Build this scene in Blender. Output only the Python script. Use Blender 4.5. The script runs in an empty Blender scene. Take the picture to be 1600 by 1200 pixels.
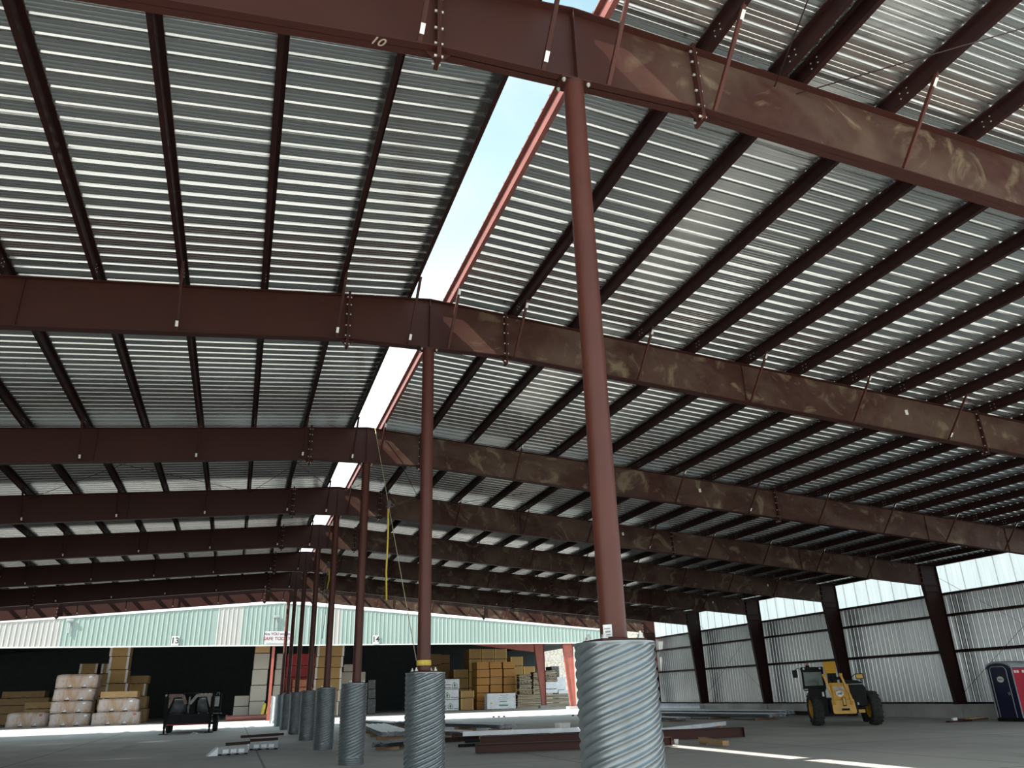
import bpy, math, random
from mathutils import Vector, Matrix
random.seed(7)
S = bpy.context.scene
COL = S.collection

# ------------------------------------------------------------------ camera
CX, CY, CZ = -3.1507, 1.1758, 1.6075
YAW, PITCH, ROLL, FPX = -0.334975, 0.383453, -0.029686, 1201.2
fw = Vector((-math.sin(YAW)*math.cos(PITCH), math.cos(YAW)*math.cos(PITCH), math.sin(PITCH)))
rt = Vector((math.cos(YAW), math.sin(YAW), 0)); up = rt.cross(fw)
r2 = math.cos(ROLL)*rt + math.sin(ROLL)*up
u2 = -math.sin(ROLL)*rt + math.cos(ROLL)*up
cd = bpy.data.cameras.new('camera'); cam = bpy.data.objects.new('camera', cd); COL.objects.link(cam)
cd.sensor_fit = 'HORIZONTAL'; cd.sensor_width = 36.0; cd.lens = 36.0*FPX/1600.0
cd.clip_start = 0.05; cd.clip_end = 2000
cam.matrix_world = Matrix(((r2.x, u2.x, -fw.x, CX), (r2.y, u2.y, -fw.y, CY), (r2.z, u2.z, -fw.z, CZ), (0, 0, 0, 1)))
S.camera = cam

# ------------------------------------------------------------------ sky, sun, exposure
SUN_DIR = Vector((-1.03, -0.30, 1.0)).normalized()
W = bpy.data.worlds.new('sky'); S.world = W; W.use_nodes = True
wn = W.node_tree; wn.nodes.clear()
wo = wn.nodes.new('ShaderNodeOutputWorld'); wb = wn.nodes.new('ShaderNodeBackground')
tc = wn.nodes.new('ShaderNodeTexCoord'); sx = wn.nodes.new('ShaderNodeSeparateXYZ')
wn.links.new(tc.outputs['Generated'], sx.inputs[0])
rp = wn.nodes.new('ShaderNodeValToRGB'); wn.links.new(sx.outputs['Z'], rp.inputs[0])
e = rp.color_ramp.elements
e[0].position = 0.0; e[0].color = (0.92, 0.97, 0.98, 1)
e[1].position = 1.0; e[1].color = (0.16, 0.32, 0.50, 1)
e2 = rp.color_ramp.elements.new(0.45); e2.color = (0.62, 0.78, 0.82, 1)
e3 = rp.color_ramp.elements.new(0.72); e3.color = (0.34, 0.53, 0.62, 1)
nz = wn.nodes.new('ShaderNodeTexNoise'); nz.inputs['Scale'].default_value = 3.2; nz.inputs['Detail'].default_value = 6
wn.links.new(tc.outputs['Generated'], nz.inputs['Vector'])
cr = wn.nodes.new('ShaderNodeValToRGB'); cr.color_ramp.elements[0].position = 0.48; cr.color_ramp.elements[1].position = 0.75
wn.links.new(nz.outputs['Fac'], cr.inputs[0])
mx = wn.nodes.new('ShaderNodeMix'); mx.data_type = 'RGBA'
wn.links.new(cr.outputs[0], mx.inputs[0]); wn.links.new(rp.outputs[0], mx.inputs[6]); mx.inputs[7].default_value = (0.70, 0.74, 0.75, 1)
wn.links.new(mx.outputs[2], wb.inputs['Color']); st_ = wn.nodes.new('ShaderNodeMapRange'); wn.links.new(sx.outputs['Z'], st_.inputs['Value'])      # hazy, brighter horizon
st_.inputs['From Min'].default_value = 0.12; st_.inputs['From Max'].default_value = 0.55
st_.inputs['To Min'].default_value = 3.2; st_.inputs['To Max'].default_value = 1.6; wn.links.new(st_.outputs[0], wb.inputs['Strength'])
wn.links.new(wb.outputs[0], wo.inputs[0])
sl = bpy.data.lights.new('sun', 'SUN'); sl.energy = 12.0; sl.angle = 0.009; sl.color = (1.0, 0.95, 0.86)
so = bpy.data.objects.new('sun', sl); COL.objects.link(so)
so.rotation_euler = SUN_DIR.to_track_quat('Z', 'Y').to_euler(); so.location = (0, 0, 40)
S.view_settings.view_transform = 'Standard'; S.view_settings.look = 'None'
S.view_settings.exposure = 0.0; S.view_settings.gamma = 1.0; S.view_settings.use_curve_mapping = False
try:
    S.cycles.use_denoising = True
    S.cycles.max_bounces = 10; S.cycles.diffuse_bounces = 6; S.cycles.sample_clamp_indirect = 6.0
except Exception:
    pass

# ------------------------------------------------------------------ dimensions of the shed
FY = [7.62, 15.39, 24.03, 31.53, 38.87, 46.32, 53.87, 60.96]      # frame lines along the ridge
SL = 0.0834                                                        # roof pitch 1:12
ZB, DEP, HP = 8.275, 1.1256, 2.002                                 # rafter soffit, ridge depth, pier height
ZT = ZB + DEP
HX = 1.673                                                         # ridge segment half length
WX = 29.55                                                         # outer face of wall columns
P0, PS = 0.4156, 1.4578                                            # purlin rows
PD = 0.216
SHEET_Y0, SHEET_Y1 = 4.0, 59.4
def ztop(x): return ZT - SL*abs(x)
def zbot(x): return ZB - SL*max(0.0, abs(x)-HX)

# ------------------------------------------------------------------ mesh helper
class MB:
    def __init__(s): s.v = []; s.f = []; s.sm = []
    def add(s, v, f, smooth=False):
        n = len(s.v); s.v += [tuple(a) for a in v]
        s.f += [tuple(i+n for i in q) for q in f]; s.sm += [smooth]*len(f); return s
    def box(s, x0, x1, y0, y1, z0, z1):
        v = [(x0,y0,z0),(x1,y0,z0),(x1,y1,z0),(x0,y1,z0),(x0,y0,z1),(x1,y0,z1),(x1,y1,z1),(x0,y1,z1)]
        return s.add(v, [(0,3,2,1),(4,5,6,7),(0,1,5,4),(1,2,6,5),(2,3,7,6),(3,0,4,7)])
    def prism(s, poly, vec):
        n = len(poly); vec = Vector(vec); a = [Vector(p) for p in poly]; b = [p+vec for p in a]
        return s.add(a+b, [tuple(range(n)), tuple(range(2*n-1, n-1, -1))] + [(i, i+n, (i+1) % n+n, (i+1) % n) for i in range(n)])
    def cyl(s, p0, p1, r0, r1=None, n=12, cap=True):
        p0, p1 = Vector(p0), Vector(p1); r1 = r0 if r1 is None else r1
        d = (p1-p0).normalized(); a = d.orthogonal().normalized(); b = d.cross(a)
        v = []
        for p, r in ((p0, r0), (p1, r1)):
            v += [p + r*(math.cos(t)*a + math.sin(t)*b) for t in [2*math.pi*i/n for i in range(n)]]
        s.add(v, [(i, (i+1) % n, (i+1) % n+n, i+n) for i in range(n)], n > 6)
        if cap: s.add(v, [tuple(range(n-1, -1, -1)), tuple(range(n, 2*n))])
        return s
    def bar(s, p0, p1, w, h, upv=(0, 0, 1)):
        p0, p1 = Vector(p0), Vector(p1); d = (p1-p0).normalized()
        a = d.cross(Vector(upv)); a = (a if a.length > 1e-4 else d.orthogonal()).normalized(); b = a.cross(d)
        q = [a*w/2*i + b*h/2*j for i, j in ((-1,-1),(1,-1),(1,1),(-1,1))]
        return s.prism([p0+k for k in q], p1-p0)
    def tube(s, pts, r, n=8):
        pts = [Vector(p) for p in pts]; rings = []; a = None
        for i, p in enumerate(pts):
            d = (pts[min(i+1, len(pts)-1)] - pts[max(i-1, 0)]).normalized()
            a = d.orthogonal().normalized() if a is None else (a - d*a.dot(d)).normalized()
            b = d.cross(a)
            rings += [p + r*(math.cos(t)*a + math.sin(t)*b) for t in [2*math.pi*k/n for k in range(n)]]
        f = [(i*n+k, i*n+(k+1) % n, (i+1)*n+(k+1) % n, (i+1)*n+k) for i in range(len(pts)-1) for k in range(n)]
        f += [tuple(range(n-1, -1, -1)), tuple(range((len(pts)-1)*n, len(pts)*n))]
        return s.add(rings, f, True)
    def lathe(s, prof, n=32, c=(0, 0, 0), axis='z'):
        v = []
        for r, h in prof:
            for k in range(n):
                t = 2*math.pi*k/n; q = (r*math.cos(t), r*math.sin(t), h)
                if axis == 'x': q = (h, q[0], q[1])
                v.append((q[0]+c[0], q[1]+c[1], q[2]+c[2]))
        return s.add(v, [(i*n+k, i*n+(k+1) % n, (i+1)*n+(k+1) % n, (i+1)*n+k) for i in range(len(prof)-1) for k in range(n)], True)
    def mesh(s, name, mat):
        me = bpy.data.meshes.new(name); me.from_pydata(s.v, [], s.f)
        me.polygons.foreach_set('use_smooth', s.sm)
        for m in (mat if isinstance(mat, list) else [mat]): me.materials.append(m)
        me.update(); return me
    def build(s, name, mat, parent=None, loc=None, rotz=0, bevel=0):
        o = bpy.data.objects.new(name, s.mesh(name, mat)); COL.objects.link(o)
        if parent: o.parent = parent
        if loc: o.location = loc
        if rotz: o.rotation_euler = (0, 0, rotz)
        if bevel:
            m = o.modifiers.new('bevel', 'BEVEL'); m.width = bevel; m.segments = 2; m.limit_method = 'ANGLE'
        return o
def tag(o, label, cat, group=None):
    o['label'] = label; o['category'] = cat
    if group: o['group'] = group
    return o
def thing(name, label, cat, loc=(0, 0, 0), rotz=0, group=None):
    o = bpy.data.objects.new(name, None); COL.objects.link(o); o.empty_display_size = 0.2
    o.location = loc; o.rotation_euler = (0, 0, rotz); return tag(o, label, cat, group)
def struct(o): o['kind'] = 'structure'; return o
def children_of(o): return [c for c in COL.objects if c.parent == o]
def copy_tree(o, kids, parent=None):
    c = o.copy(); COL.objects.link(c)
    if parent: c.parent = parent
    for ch in kids.get(o.name, []): copy_tree(ch, kids, c)
    return c
def kid_map():
    k = {}
    for c in COL.objects:
        if c.parent: k.setdefault(c.parent.name, []).append(c)
    return k
def text(body, size, mat, name, parent, loc, rot, extrude=0.004, align='CENTER', shear=0):
    c = bpy.data.curves.new(name, 'FONT'); c.body = body; c.size = size; c.extrude = extrude
    c.offset = size*0.012; c.align_x = align; c.align_y = 'CENTER'; c.shear = shear; c.materials.append(mat)
    q = bpy.data.objects.new(name, c); COL.objects.link(q)
    me = bpy.data.meshes.new_from_object(q.evaluated_get(bpy.context.evaluated_depsgraph_get()))
    bpy.data.objects.remove(q); bpy.data.curves.remove(c); me.name = name
    o = bpy.data.objects.new(name, me); COL.objects.link(o); o.parent = parent; o.location = loc; o.rotation_euler = rot
    return o

# ------------------------------------------------------------------ materials
def new_mat(name):
    m = bpy.data.materials.new(name); m.use_nodes = True
    return m, m.node_tree, m.node_tree.nodes['Principled BSDF']
def noise_fac(nt, scale, lo, hi, detail=5, coord='Object', stretch=None, rough=0.55, dist=0.0):
    if coord == 'World':
        t = nt.nodes.new('ShaderNodeNewGeometry'); out = t.outputs['Position']
    else:
        t = nt.nodes.new('ShaderNodeTexCoord'); out = t.outputs[coord]
    if stretch:
        mp = nt.nodes.new('ShaderNodeMapping'); mp.inputs['Scale'].default_value = stretch
        nt.links.new(out, mp.inputs[0]); out = mp.outputs[0]
    n = nt.nodes.new('ShaderNodeTexNoise'); n.inputs['Scale'].default_value = scale
    n.inputs['Detail'].default_value = detail; n.inputs['Roughness'].default_value = rough; n.inputs['Distortion'].default_value = dist
    nt.links.new(out, n.inputs['Vector'])
    r = nt.nodes.new('ShaderNodeMapRange'); r.inputs['From Min'].default_value = lo; r.inputs['From Max'].default_value = hi
    nt.links.new(n.outputs['Fac'], r.inputs['Value']); return r.outputs[0]
def mixc(nt, fac, a, b):
    m = nt.nodes.new('ShaderNodeMix'); m.data_type = 'RGBA'
    if hasattr(fac, 'is_linked'): nt.links.new(fac, m.inputs[0])
    else: m.inputs[0].default_value = fac
    for s, c in ((6, a), (7, b)):
        if hasattr(c, 'is_linked'): nt.links.new(c, m.inputs[s])
        else: m.inputs[s].default_value = (*c, 1)
    return m.outputs[2]
def math_node(nt, op, a, b=None, clamp=False):
    m = nt.nodes.new('ShaderNodeMath'); m.operation = op; m.use_clamp = clamp
    for i, q in enumerate((a, b)):
        if q is None: continue
        if hasattr(q, 'is_linked'): nt.links.new(q, m.inputs[i])
        else: m.inputs[i].default_value = q
    return m.outputs[0]
def mat(name, c1, c2=None, scale=4.0, rough=0.6, metal=0.0, lo=0.35, hi=0.65, coord='Object', stretch=None, bump=0.0, bscale=40, spec=0.5):
    m, nt, b = new_mat(name)
    if c2 is None: c2 = tuple(x*0.8 for x in c1)
    nt.links.new(mixc(nt, noise_fac(nt, scale, lo, hi, coord=coord, stretch=stretch), c1, c2), b.inputs['Base Color'])
    b.inputs['Roughness'].default_value = rough; b.inputs['Metallic'].default_value = metal
    b.inputs['Specular IOR Level'].default_value = spec
    if bump:
        bp = nt.nodes.new('ShaderNodeBump'); bp.inputs['Strength'].default_value = bump; bp.inputs['Distance'].default_value = 0.02
        nt.links.new(noise_fac(nt, bscale, 0, 1, coord=coord), bp.inputs['Height']); nt.links.new(bp.outputs[0], b.inputs['Normal'])
    return m

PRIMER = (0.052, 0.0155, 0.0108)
def dusty(name, right_only=True):
    """maroon primer with tan overspray and handling smears, heavier on the right half of each rafter"""
    m, nt, b = new_mat(name)
    base = mixc(nt, noise_fac(nt, 1.2, 0.3, 0.7, coord='World'), PRIMER, (0.041, 0.0130, 0.0095))
    g = nt.nodes.new('ShaderNodeNewGeometry'); s = nt.nodes.new('ShaderNodeSeparateXYZ'); nt.links.new(g.outputs['Position'], s.inputs[0])
    side = nt.nodes.new('ShaderNodeMapRange'); side.inputs['From Min'].default_value = 0.4; side.inputs['From Max'].default_value = 1.8
    nt.links.new(s.outputs['X'], side.inputs['Value'])
    big = noise_fac(nt, 0.55, 0.40, 0.66, detail=3, coord='World', stretch=(1, 1, 1.3), dist=0.8)
    fine = noise_fac(nt, 3.0, 0.30, 0.72, detail=8, coord='World', dist=1.6)
    f = math_node(nt, 'MULTIPLY', math_node(nt, 'ADD', math_node(nt, 'MULTIPLY', big, 0.75), math_node(nt, 'MULTIPLY', fine, 0.25)), side.outputs[0])
    f = math_node(nt, 'MULTIPLY', f, 0.62, True)
    c = mixc(nt, f, base, (0.155, 0.112, 0.080))
    smear = math_node(nt, 'MULTIPLY', noise_fac(nt, 0.9, 0.56, 0.68, detail=4, coord='World', dist=2.2), side.outputs[0])
    c = mixc(nt, math_node(nt, 'MULTIPLY', smear, 0.55), c, (0.27, 0.22, 0.14))
    nt.links.new(c, b.inputs['Base Color']); b.inputs['Roughness'].default_value = 0.55
    b.inputs['Specular IOR Level'].default_value = 0.28
    return m
M = {}
M['web'] = dusty('primer_web_dusty')
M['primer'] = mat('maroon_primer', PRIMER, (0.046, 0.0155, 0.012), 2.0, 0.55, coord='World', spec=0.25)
M['dark_and_shaded_primer'] = mat('dark_primer_column_shade', (0.030, 0.0105, 0.009), (0.022, 0.0085, 0.0078), 2.0, 0.55, coord='World', spec=0.2)  # dark steel tone, also the painted shade of the wall columns
M['pipe'] = mat('maroon_pipe_primer', (0.080, 0.0225, 0.0145), (0.067, 0.019, 0.0128), 1.5, 0.45, coord='World', spec=0.3)
M['old_red'] = mat('old_red_steel', (0.33, 0.085, 0.06), (0.26, 0.07, 0.05), 2.0, 0.55)
M['pipe_pink_sunlit_primer'] = mat('pipe_pink_and_sunlit_primer', (0.24, 0.085, 0.07), (0.20, 0.07, 0.06), 2.0, 0.5)  # pink of the pipe, and sunlight painted onto the ridge-gap purlin
M['bolt'] = mat('zinc_bolts', (0.62, 0.62, 0.58), (0.45, 0.45, 0.43), 20, 0.45, 0.4)
M['tag'] = mat('paper_tag', (0.85, 0.85, 0.82), (0.75, 0.75, 0.72), 30, 0.7)
M['sheet'] = mat('galvalume_roof_sheet', (0.67, 0.69, 0.68), (0.60, 0.63, 0.63), 1.5, 0.20, 0.90, coord='World', stretch=(0.15, 1, 1))
M['wallsheet'] = mat('galvalume_wall_sheet', (0.52, 0.545, 0.545), (0.45, 0.48, 0.485), 1.5, 0.30, 0.75, coord='World', stretch=(1, 1, 0.15))
M['culvert'] = mat('galvanised_culvert', (0.225, 0.255, 0.27), (0.15, 0.172, 0.185), 5, 0.34, 0.65, lo=0.3, hi=0.75, coord='World', stretch=(1, 1, 0.6))
M['concrete'] = mat('pale_concrete', (0.42, 0.41, 0.38), (0.30, 0.295, 0.28), 2.2, 0.85, coord='World', bump=0.2)
M['curb'] = mat('curb_concrete', (0.46, 0.46, 0.44), (0.30, 0.30, 0.29), 0.8, 0.85, lo=0.35, hi=0.7, coord='World', bump=0.15)
M['rod'] = mat('dark_rod', (0.05, 0.03, 0.028), None, 5, 0.5)
M['galv'] = mat('pale_galvanised', (0.80, 0.83, 0.87), (0.68, 0.72, 0.77), 3, 0.45, 0.05)
M['greymetal'] = mat('dull_galvanised', (0.36, 0.39, 0.40), (0.24, 0.26, 0.27), 3, 0.45, 0.4)
M['wood'] = mat('raw_timber', (0.42, 0.27, 0.14), (0.30, 0.18, 0.09), 3, 0.8, stretch=(1, 8, 8))
M['mint'] = mat('mint_cladding', (0.235, 0.305, 0.28), (0.205, 0.28, 0.255), 1.5, 0.5, stretch=(1, 1, 0.2))
M['whiteclad'] = mat('white_cladding', (0.36, 0.36, 0.345), (0.31, 0.31, 0.295), 1.5, 0.5, stretch=(1, 1, 0.2))
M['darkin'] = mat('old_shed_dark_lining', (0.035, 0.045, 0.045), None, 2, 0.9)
M['stone'] = mat('exposed_aggregate', (0.52, 0.50, 0.45), (0.26, 0.25, 0.22), 3.0, 0.9, lo=0.35, hi=0.65, coord='World', bump=0.4, bscale=8)
M['white'] = mat('white_paint', (0.82, 0.82, 0.80), (0.76, 0.76, 0.74), 10, 0.5)
M['black'] = mat('black_paint', (0.010, 0.010, 0.011), (0.015, 0.015, 0.015), 6, 0.6, spec=0.15)
M['tyre'] = mat('dusty_tyre', (0.045, 0.045, 0.045), (0.025, 0.025, 0.025), 8, 0.9, spec=0.2)
M['yellow'] = mat('machine_yellow', (0.62, 0.34, 0.03), (0.52, 0.28, 0.03), 5, 0.4)
M['strapyellow'] = mat('yellow_webbing', (0.62, 0.46, 0.07), (0.5, 0.36, 0.06), 20, 0.7)
M['strapcream'] = mat('cream_webbing', (0.62, 0.55, 0.32), (0.5, 0.44, 0.26), 20, 0.7)
M['bollard'] = mat('bollard_yellow', (0.80, 0.62, 0.06), None, 4, 0.5)
M['signwhite'] = mat('sign_white', (0.46, 0.46, 0.46), (0.42, 0.42, 0.42), 6, 0.6)
M['ink'] = mat('black_ink', (0.02, 0.02, 0.02), None, 5, 0.6)
M['signred'] = mat('sign_red', (0.22, 0.008, 0.03), None, 5, 0.6)
M['signpurple'] = mat('sign_purple', (0.12, 0.02, 0.10), None, 5, 0.6)
M['green'] = mat('print_green', (0.02, 0.20, 0.10), None, 5, 0.6)
M['chalk'] = mat('chalk_mark', (0.45, 0.36, 0.30), None, 20, 0.9)
def wrap_mat():
    m, nt, b = new_mat('film_wrapped_boards')
    c = mixc(nt, noise_fac(nt, 1.6, 0.40, 0.58, stretch=(1.2, 1, 0.35)), (0.40, 0.255, 0.15), (0.47, 0.40, 0.38))
    c = mixc(nt, math_node(nt, 'MULTIPLY', noise_fac(nt, 5, 0.60, 0.72, dist=2), 0.5), c, (0.75, 0.72, 0.70))
    nt.links.new(c, b.inputs['Base Color']); b.inputs['Roughness'].default_value = 0.35
    bp = nt.nodes.new('ShaderNodeBump'); bp.inputs['Strength'].default_value = 0.4; bp.inputs['Distance'].default_value = 0.08
    nt.links.new(noise_fac(nt, 3, 0, 1, dist=2), bp.inputs['Height']); nt.links.new(bp.outputs[0], b.inputs['Normal'])
    return m
M['wrap'] = wrap_mat()
def board_mat(name, c1, c2, lines=26.0):
    """edges of stacked sheet goods: thin horizontal layers"""
    m, nt, b = new_mat(name)
    t = nt.nodes.new('ShaderNodeTexCoord'); w = nt.nodes.new('ShaderNodeTexWave'); w.bands_direction = 'Z'
    w.inputs['Scale'].default_value = lines; w.inputs['Distortion'].default_value = 0.6; nt.links.new(t.outputs['Object'], w.inputs['Vector'])
    c = mixc(nt, noise_fac(nt, 7, 0.35, 0.65, stretch=(1, 1, 3)), c1, c2)
    c = mixc(nt, math_node(nt, 'MULTIPLY', w.outputs['Fac'], 0.18), c, tuple(x*0.55 for x in c1))
    nt.links.new(c, b.inputs['Base Color']); b.inputs['Roughness'].default_value = 0.8; return m
M['osb'] = board_mat('osb_board_edges', (0.56, 0.30, 0.09), (0.40, 0.19, 0.05), 5)
M['tan'] = board_mat('tan_board_edges', (0.44, 0.28, 0.105), (0.38, 0.235, 0.09))
M['carton'] = mat('brown_carton', (0.40, 0.26, 0.12), (0.33, 0.21, 0.10), 2, 0.8)
M['grey'] = board_mat('grey_board_edges', (0.40, 0.37, 0.32), (0.34, 0.32, 0.28), 10)
M['brick'] = mat('terracotta_bundle', (0.52, 0.20, 0.10), (0.42, 0.15, 0.08), 3, 0.8)
M['redtarp'] = mat('red_tarp', (0.55, 0.02, 0.025), (0.42, 0.015, 0.02), 2, 0.45)
M['blackwrap'] = mat('black_wrap', (0.05, 0.055, 0.055), (0.12, 0.12, 0.12), 3, 0.4, lo=0.5, hi=0.7)
M['whitewrap'] = mat('white_wrap', (0.80, 0.82, 0.85), (0.66, 0.69, 0.74), 2, 0.45)
M['edgewhite'] = mat('white_corner_board', (0.78, 0.76, 0.72), None, 4, 0.7)
M['edgeyellow'] = mat('yellow_corner_board', (0.62, 0.42, 0.13), None, 4, 0.7)
M['lumber'] = mat('grey_lumber', (0.50, 0.43, 0.31), (0.34, 0.28, 0.20), 2, 0.85, stretch=(0.4, 3, 6))
M['gap'] = mat('dark_bearer_and_gap_shade', (0.05, 0.035, 0.028), None, 4, 0.9)  # bearers, and the painted shade between lumber boards
M['navy'] = mat('navy_plastic', (0.010, 0.014, 0.055), None, 2, 0.4)
M['redplastic'] = mat('red_plastic', (0.50, 0.02, 0.05), None, 2, 0.45)
M['greyplastic'] = mat('grey_roof_plastic', (0.42, 0.46, 0.48), None, 2, 0.45)
M['darkgrey'] = mat('dark_grey_steel', (0.022, 0.024, 0.026), (0.015, 0.016, 0.018), 3, 0.6, spec=0.2)
M['tank'] = mat('grey_tank', (0.20, 0.22, 0.24), (0.12, 0.13, 0.14), 3, 0.5)
M['palebeam'] = mat('scuffed_pale_beam', (0.52, 0.50, 0.44), (0.34, 0.30, 0.27), 6, 0.6)
M['rustbeam'] = mat('rusty_trailer_beam', (0.24, 0.14, 0.11), (0.34, 0.26, 0.22), 6, 0.6)
M['film'] = mat('crumpled_film', (0.70, 0.70, 0.70), None, 5, 0.4)
M['amber'] = mat('amber_lens', (0.55, 0.10, 0.03), None, 5, 0.3)
m, nt, b = new_mat('cab_glass'); b.inputs['Base Color'].default_value = (0.55, 0.62, 0.60, 1); b.inputs['Transmission Weight'].default_value = 0.75
b.inputs['Roughness'].default_value = 0.08; b.inputs['IOR'].default_value = 1.2; M['glass'] = m
nt.links.new(mixc(nt, noise_fac(nt, 3, 0.3, 0.7), (0.62, 0.68, 0.66), (0.52, 0.58, 0.56)), b.inputs['Base Color'])
m, nt, b = new_mat('translucent_light_panel')
tr = nt.nodes.new('ShaderNodeBsdfTranslucent'); df = nt.nodes.new('ShaderNodeBsdfDiffuse'); ms = nt.nodes.new('ShaderNodeMixShader')
c = mixc(nt, noise_fac(nt, 1.2, 0.3, 0.7, coord='World', stretch=(1, 3, 0.3)), (0.68, 0.71, 0.705), (0.57, 0.62, 0.615))
nt.links.new(c, tr.inputs[0]); df.inputs[0].default_value = (0.8, 0.85, 0.84, 1); ms.inputs[0].default_value = 0.04
nt.links.new(tr.outputs[0], ms.inputs[1]); nt.links.new(df.outputs[0], ms.inputs[2])
nt.links.new(ms.outputs[0], nt.nodes['Material Output'].inputs[0]); M['lightpanel'] = m
m2, nt, b = new_mat('translucent_panel_lap')
tr = nt.nodes.new('ShaderNodeBsdfTranslucent')
nt.links.new(mixc(nt, noise_fac(nt, 1.2, 0.3, 0.7, coord='World'), (0.46, 0.50, 0.49), (0.38, 0.42, 0.41)), tr.inputs[0]); nt.links.new(tr.outputs[0], nt.nodes['Material Output'].inputs[0]); M['lightlap'] = m2
def floor_mat():
    m, nt, b = new_mat('worn_concrete_slab')
    c = mixc(nt, noise_fac(nt, 0.22, 0.35, 0.65, coord='World', detail=8), (0.565, 0.54, 0.505), (0.43, 0.413, 0.393))
    c = mixc(nt, math_node(nt, 'MULTIPLY', noise_fac(nt, 0.6, 0.58, 0.74, coord='World', detail=8, stretch=(1, 0.35, 1)), 0.55), c, (0.20, 0.195, 0.19))
    c = mixc(nt, math_node(nt, 'MULTIPLY', noise_fac(nt, 0.5, 0.68, 0.74, coord='World', detail=3, stretch=(0.7, 0.3, 1)), 0.7), c, (0.80, 0.80, 0.80))
    g = nt.nodes.new('ShaderNodeNewGeometry'); s = nt.nodes.new('ShaderNodeSeparateXYZ'); nt.links.new(g.outputs['Position'], s.inputs[0])
    js = []
    for ax, pitch, off in (('X', 7.3, 2.2), ('Y', 7.6, 1.1)):
        d = math_node(nt, 'PINGPONG', math_node(nt, 'ADD', s.outputs[ax], off+200*pitch), pitch/2)
        js.append(math_node(nt, 'LESS_THAN', d, 0.035))
    c = mixc(nt, math_node(nt, 'MULTIPLY', math_node(nt, 'MAXIMUM', js[0], js[1]), 0.6), c, (0.07, 0.068, 0.065))
    nt.links.new(c, b.inputs['Base Color']); b.inputs['Roughness'].default_value = 0.75
    bp = nt.nodes.new('ShaderNodeBump'); bp.inputs['Strength'].default_value = 0.15; bp.inputs['Distance'].default_value = 0.02
    nt.links.new(noise_fac(nt, 6, 0, 1, coord='World'), bp.inputs['Height']); nt.links.new(bp.outputs[0], b.inputs['Normal'])
    return m
M['floor'] = floor_mat()

# ================================================================== THE SETTING
fl = MB(); fl.box(-75, 95, -70, 175, -0.3, 0.0)
struct(fl.build('floor', M['floor']))

def rib_profile(y0, y1, pitch, h, wb, wt, minor):
    """cross-section of ribbed sheet along one axis: (position, height) pairs"""
    pts = []; y = y0
    while y < y1:
        a = (wb-wt)/2
        seq = [(0, 0), (a*0.42, h*0.56), (a, h), (a+wt, h), (a+wt+a*0.58, h*0.56), (wb, 0)]
        if minor:
            for k in (1, 2):
                c = wb + (pitch-wb)*k/3.0
                seq += [(c-0.018, 0), (c-0.009, minor), (c+0.009, minor), (c+0.018, 0)]
        pts += [(y+p, q) for p, q in seq]; y += pitch
    pts.append((min(y, y1+pitch), 0)); return pts
def roof_sheet(sgn, xa, xb):
    pr = rib_profile(SHEET_Y0, SHEET_Y1-0.15, 0.305, 0.048, 0.094, 0.026, 0.004)
    m = MB(); v = []
    for x in (xa, xb):
        v += [(sgn*x, y, ztop(x)+PD+0.004+h) for y, h in pr]
    n = len(pr); f = [(i, i+1, i+1+n, i+n) for i in range(n-1)]
    if sgn > 0: f = [tuple(reversed(q)) for q in f]
    m.add(v, f); return m
for sgn, xa in ((1, 0.36), (-1, 0.36)):
    o = struct(roof_sheet(sgn, xa, 30.0).build('ceiling', M['sheet']))
    md = o.modifiers.new('thick', 'SOLIDIFY'); md.thickness = 0.0012; md.offset = 1

# right wall: concrete curb, ribbed metal sheets, translucent strip under the eave
WY0, WY1 = 22.0, 61.9
cb = MB(); cb.box(28.95, 29.98, WY0, WY1+2, 0, 0.60)
struct(cb.build('baseboard_right', M['curb']))
def wall_sheet(z0, z1, x, pitch=0.305, h=0.034):
    pr = rib_profile(WY0, WY1-0.1, pitch, h, 0.080, 0.03, 0.007)
    m = MB(); n = len(pr)
    v = [(x+q, y, z0) for y, q in pr] + [(x+q, y, z1) for y, q in pr]
    return m.add(v, [(i, i+n, i+n+1, i+1) for i in range(n-1)])
struct(wall_sheet(0.62, 5.68, 29.81).build('wall_right', M['wallsheet']))
lp = wall_sheet(5.60, 7.10, 29.86, pitch=0.915, h=0.045)
lo = struct(lp.build('window_1', [M['lightpanel'], M['lightlap']]))
lo.data.polygons.foreach_set('material_index', [1 if (i % 14) in (0, 4) else 0 for i in range(len(lo.data.polygons))])
lw = MB(); pl = rib_profile(SHEET_Y0, 61.5, 0.305, 0.034, 0.08, 0.03, 0.007); nl = len(pl)
lw.add([(-29.7-q, y, 0) for y, q in pl]+[(-29.7-q, y, 7.1) for y, q in pl], [(i, i+1, i+1+nl, i+nl) for i in range(nl-1)])
struct(lw.build('wall_left', M['wallsheet']))
bt = MB(); bt.box(29.70, 29.80, WY0, WY1, 0.60, 0.68)
struct(bt.build('trim_1', M['dark_and_shaded_primer']))

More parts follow.
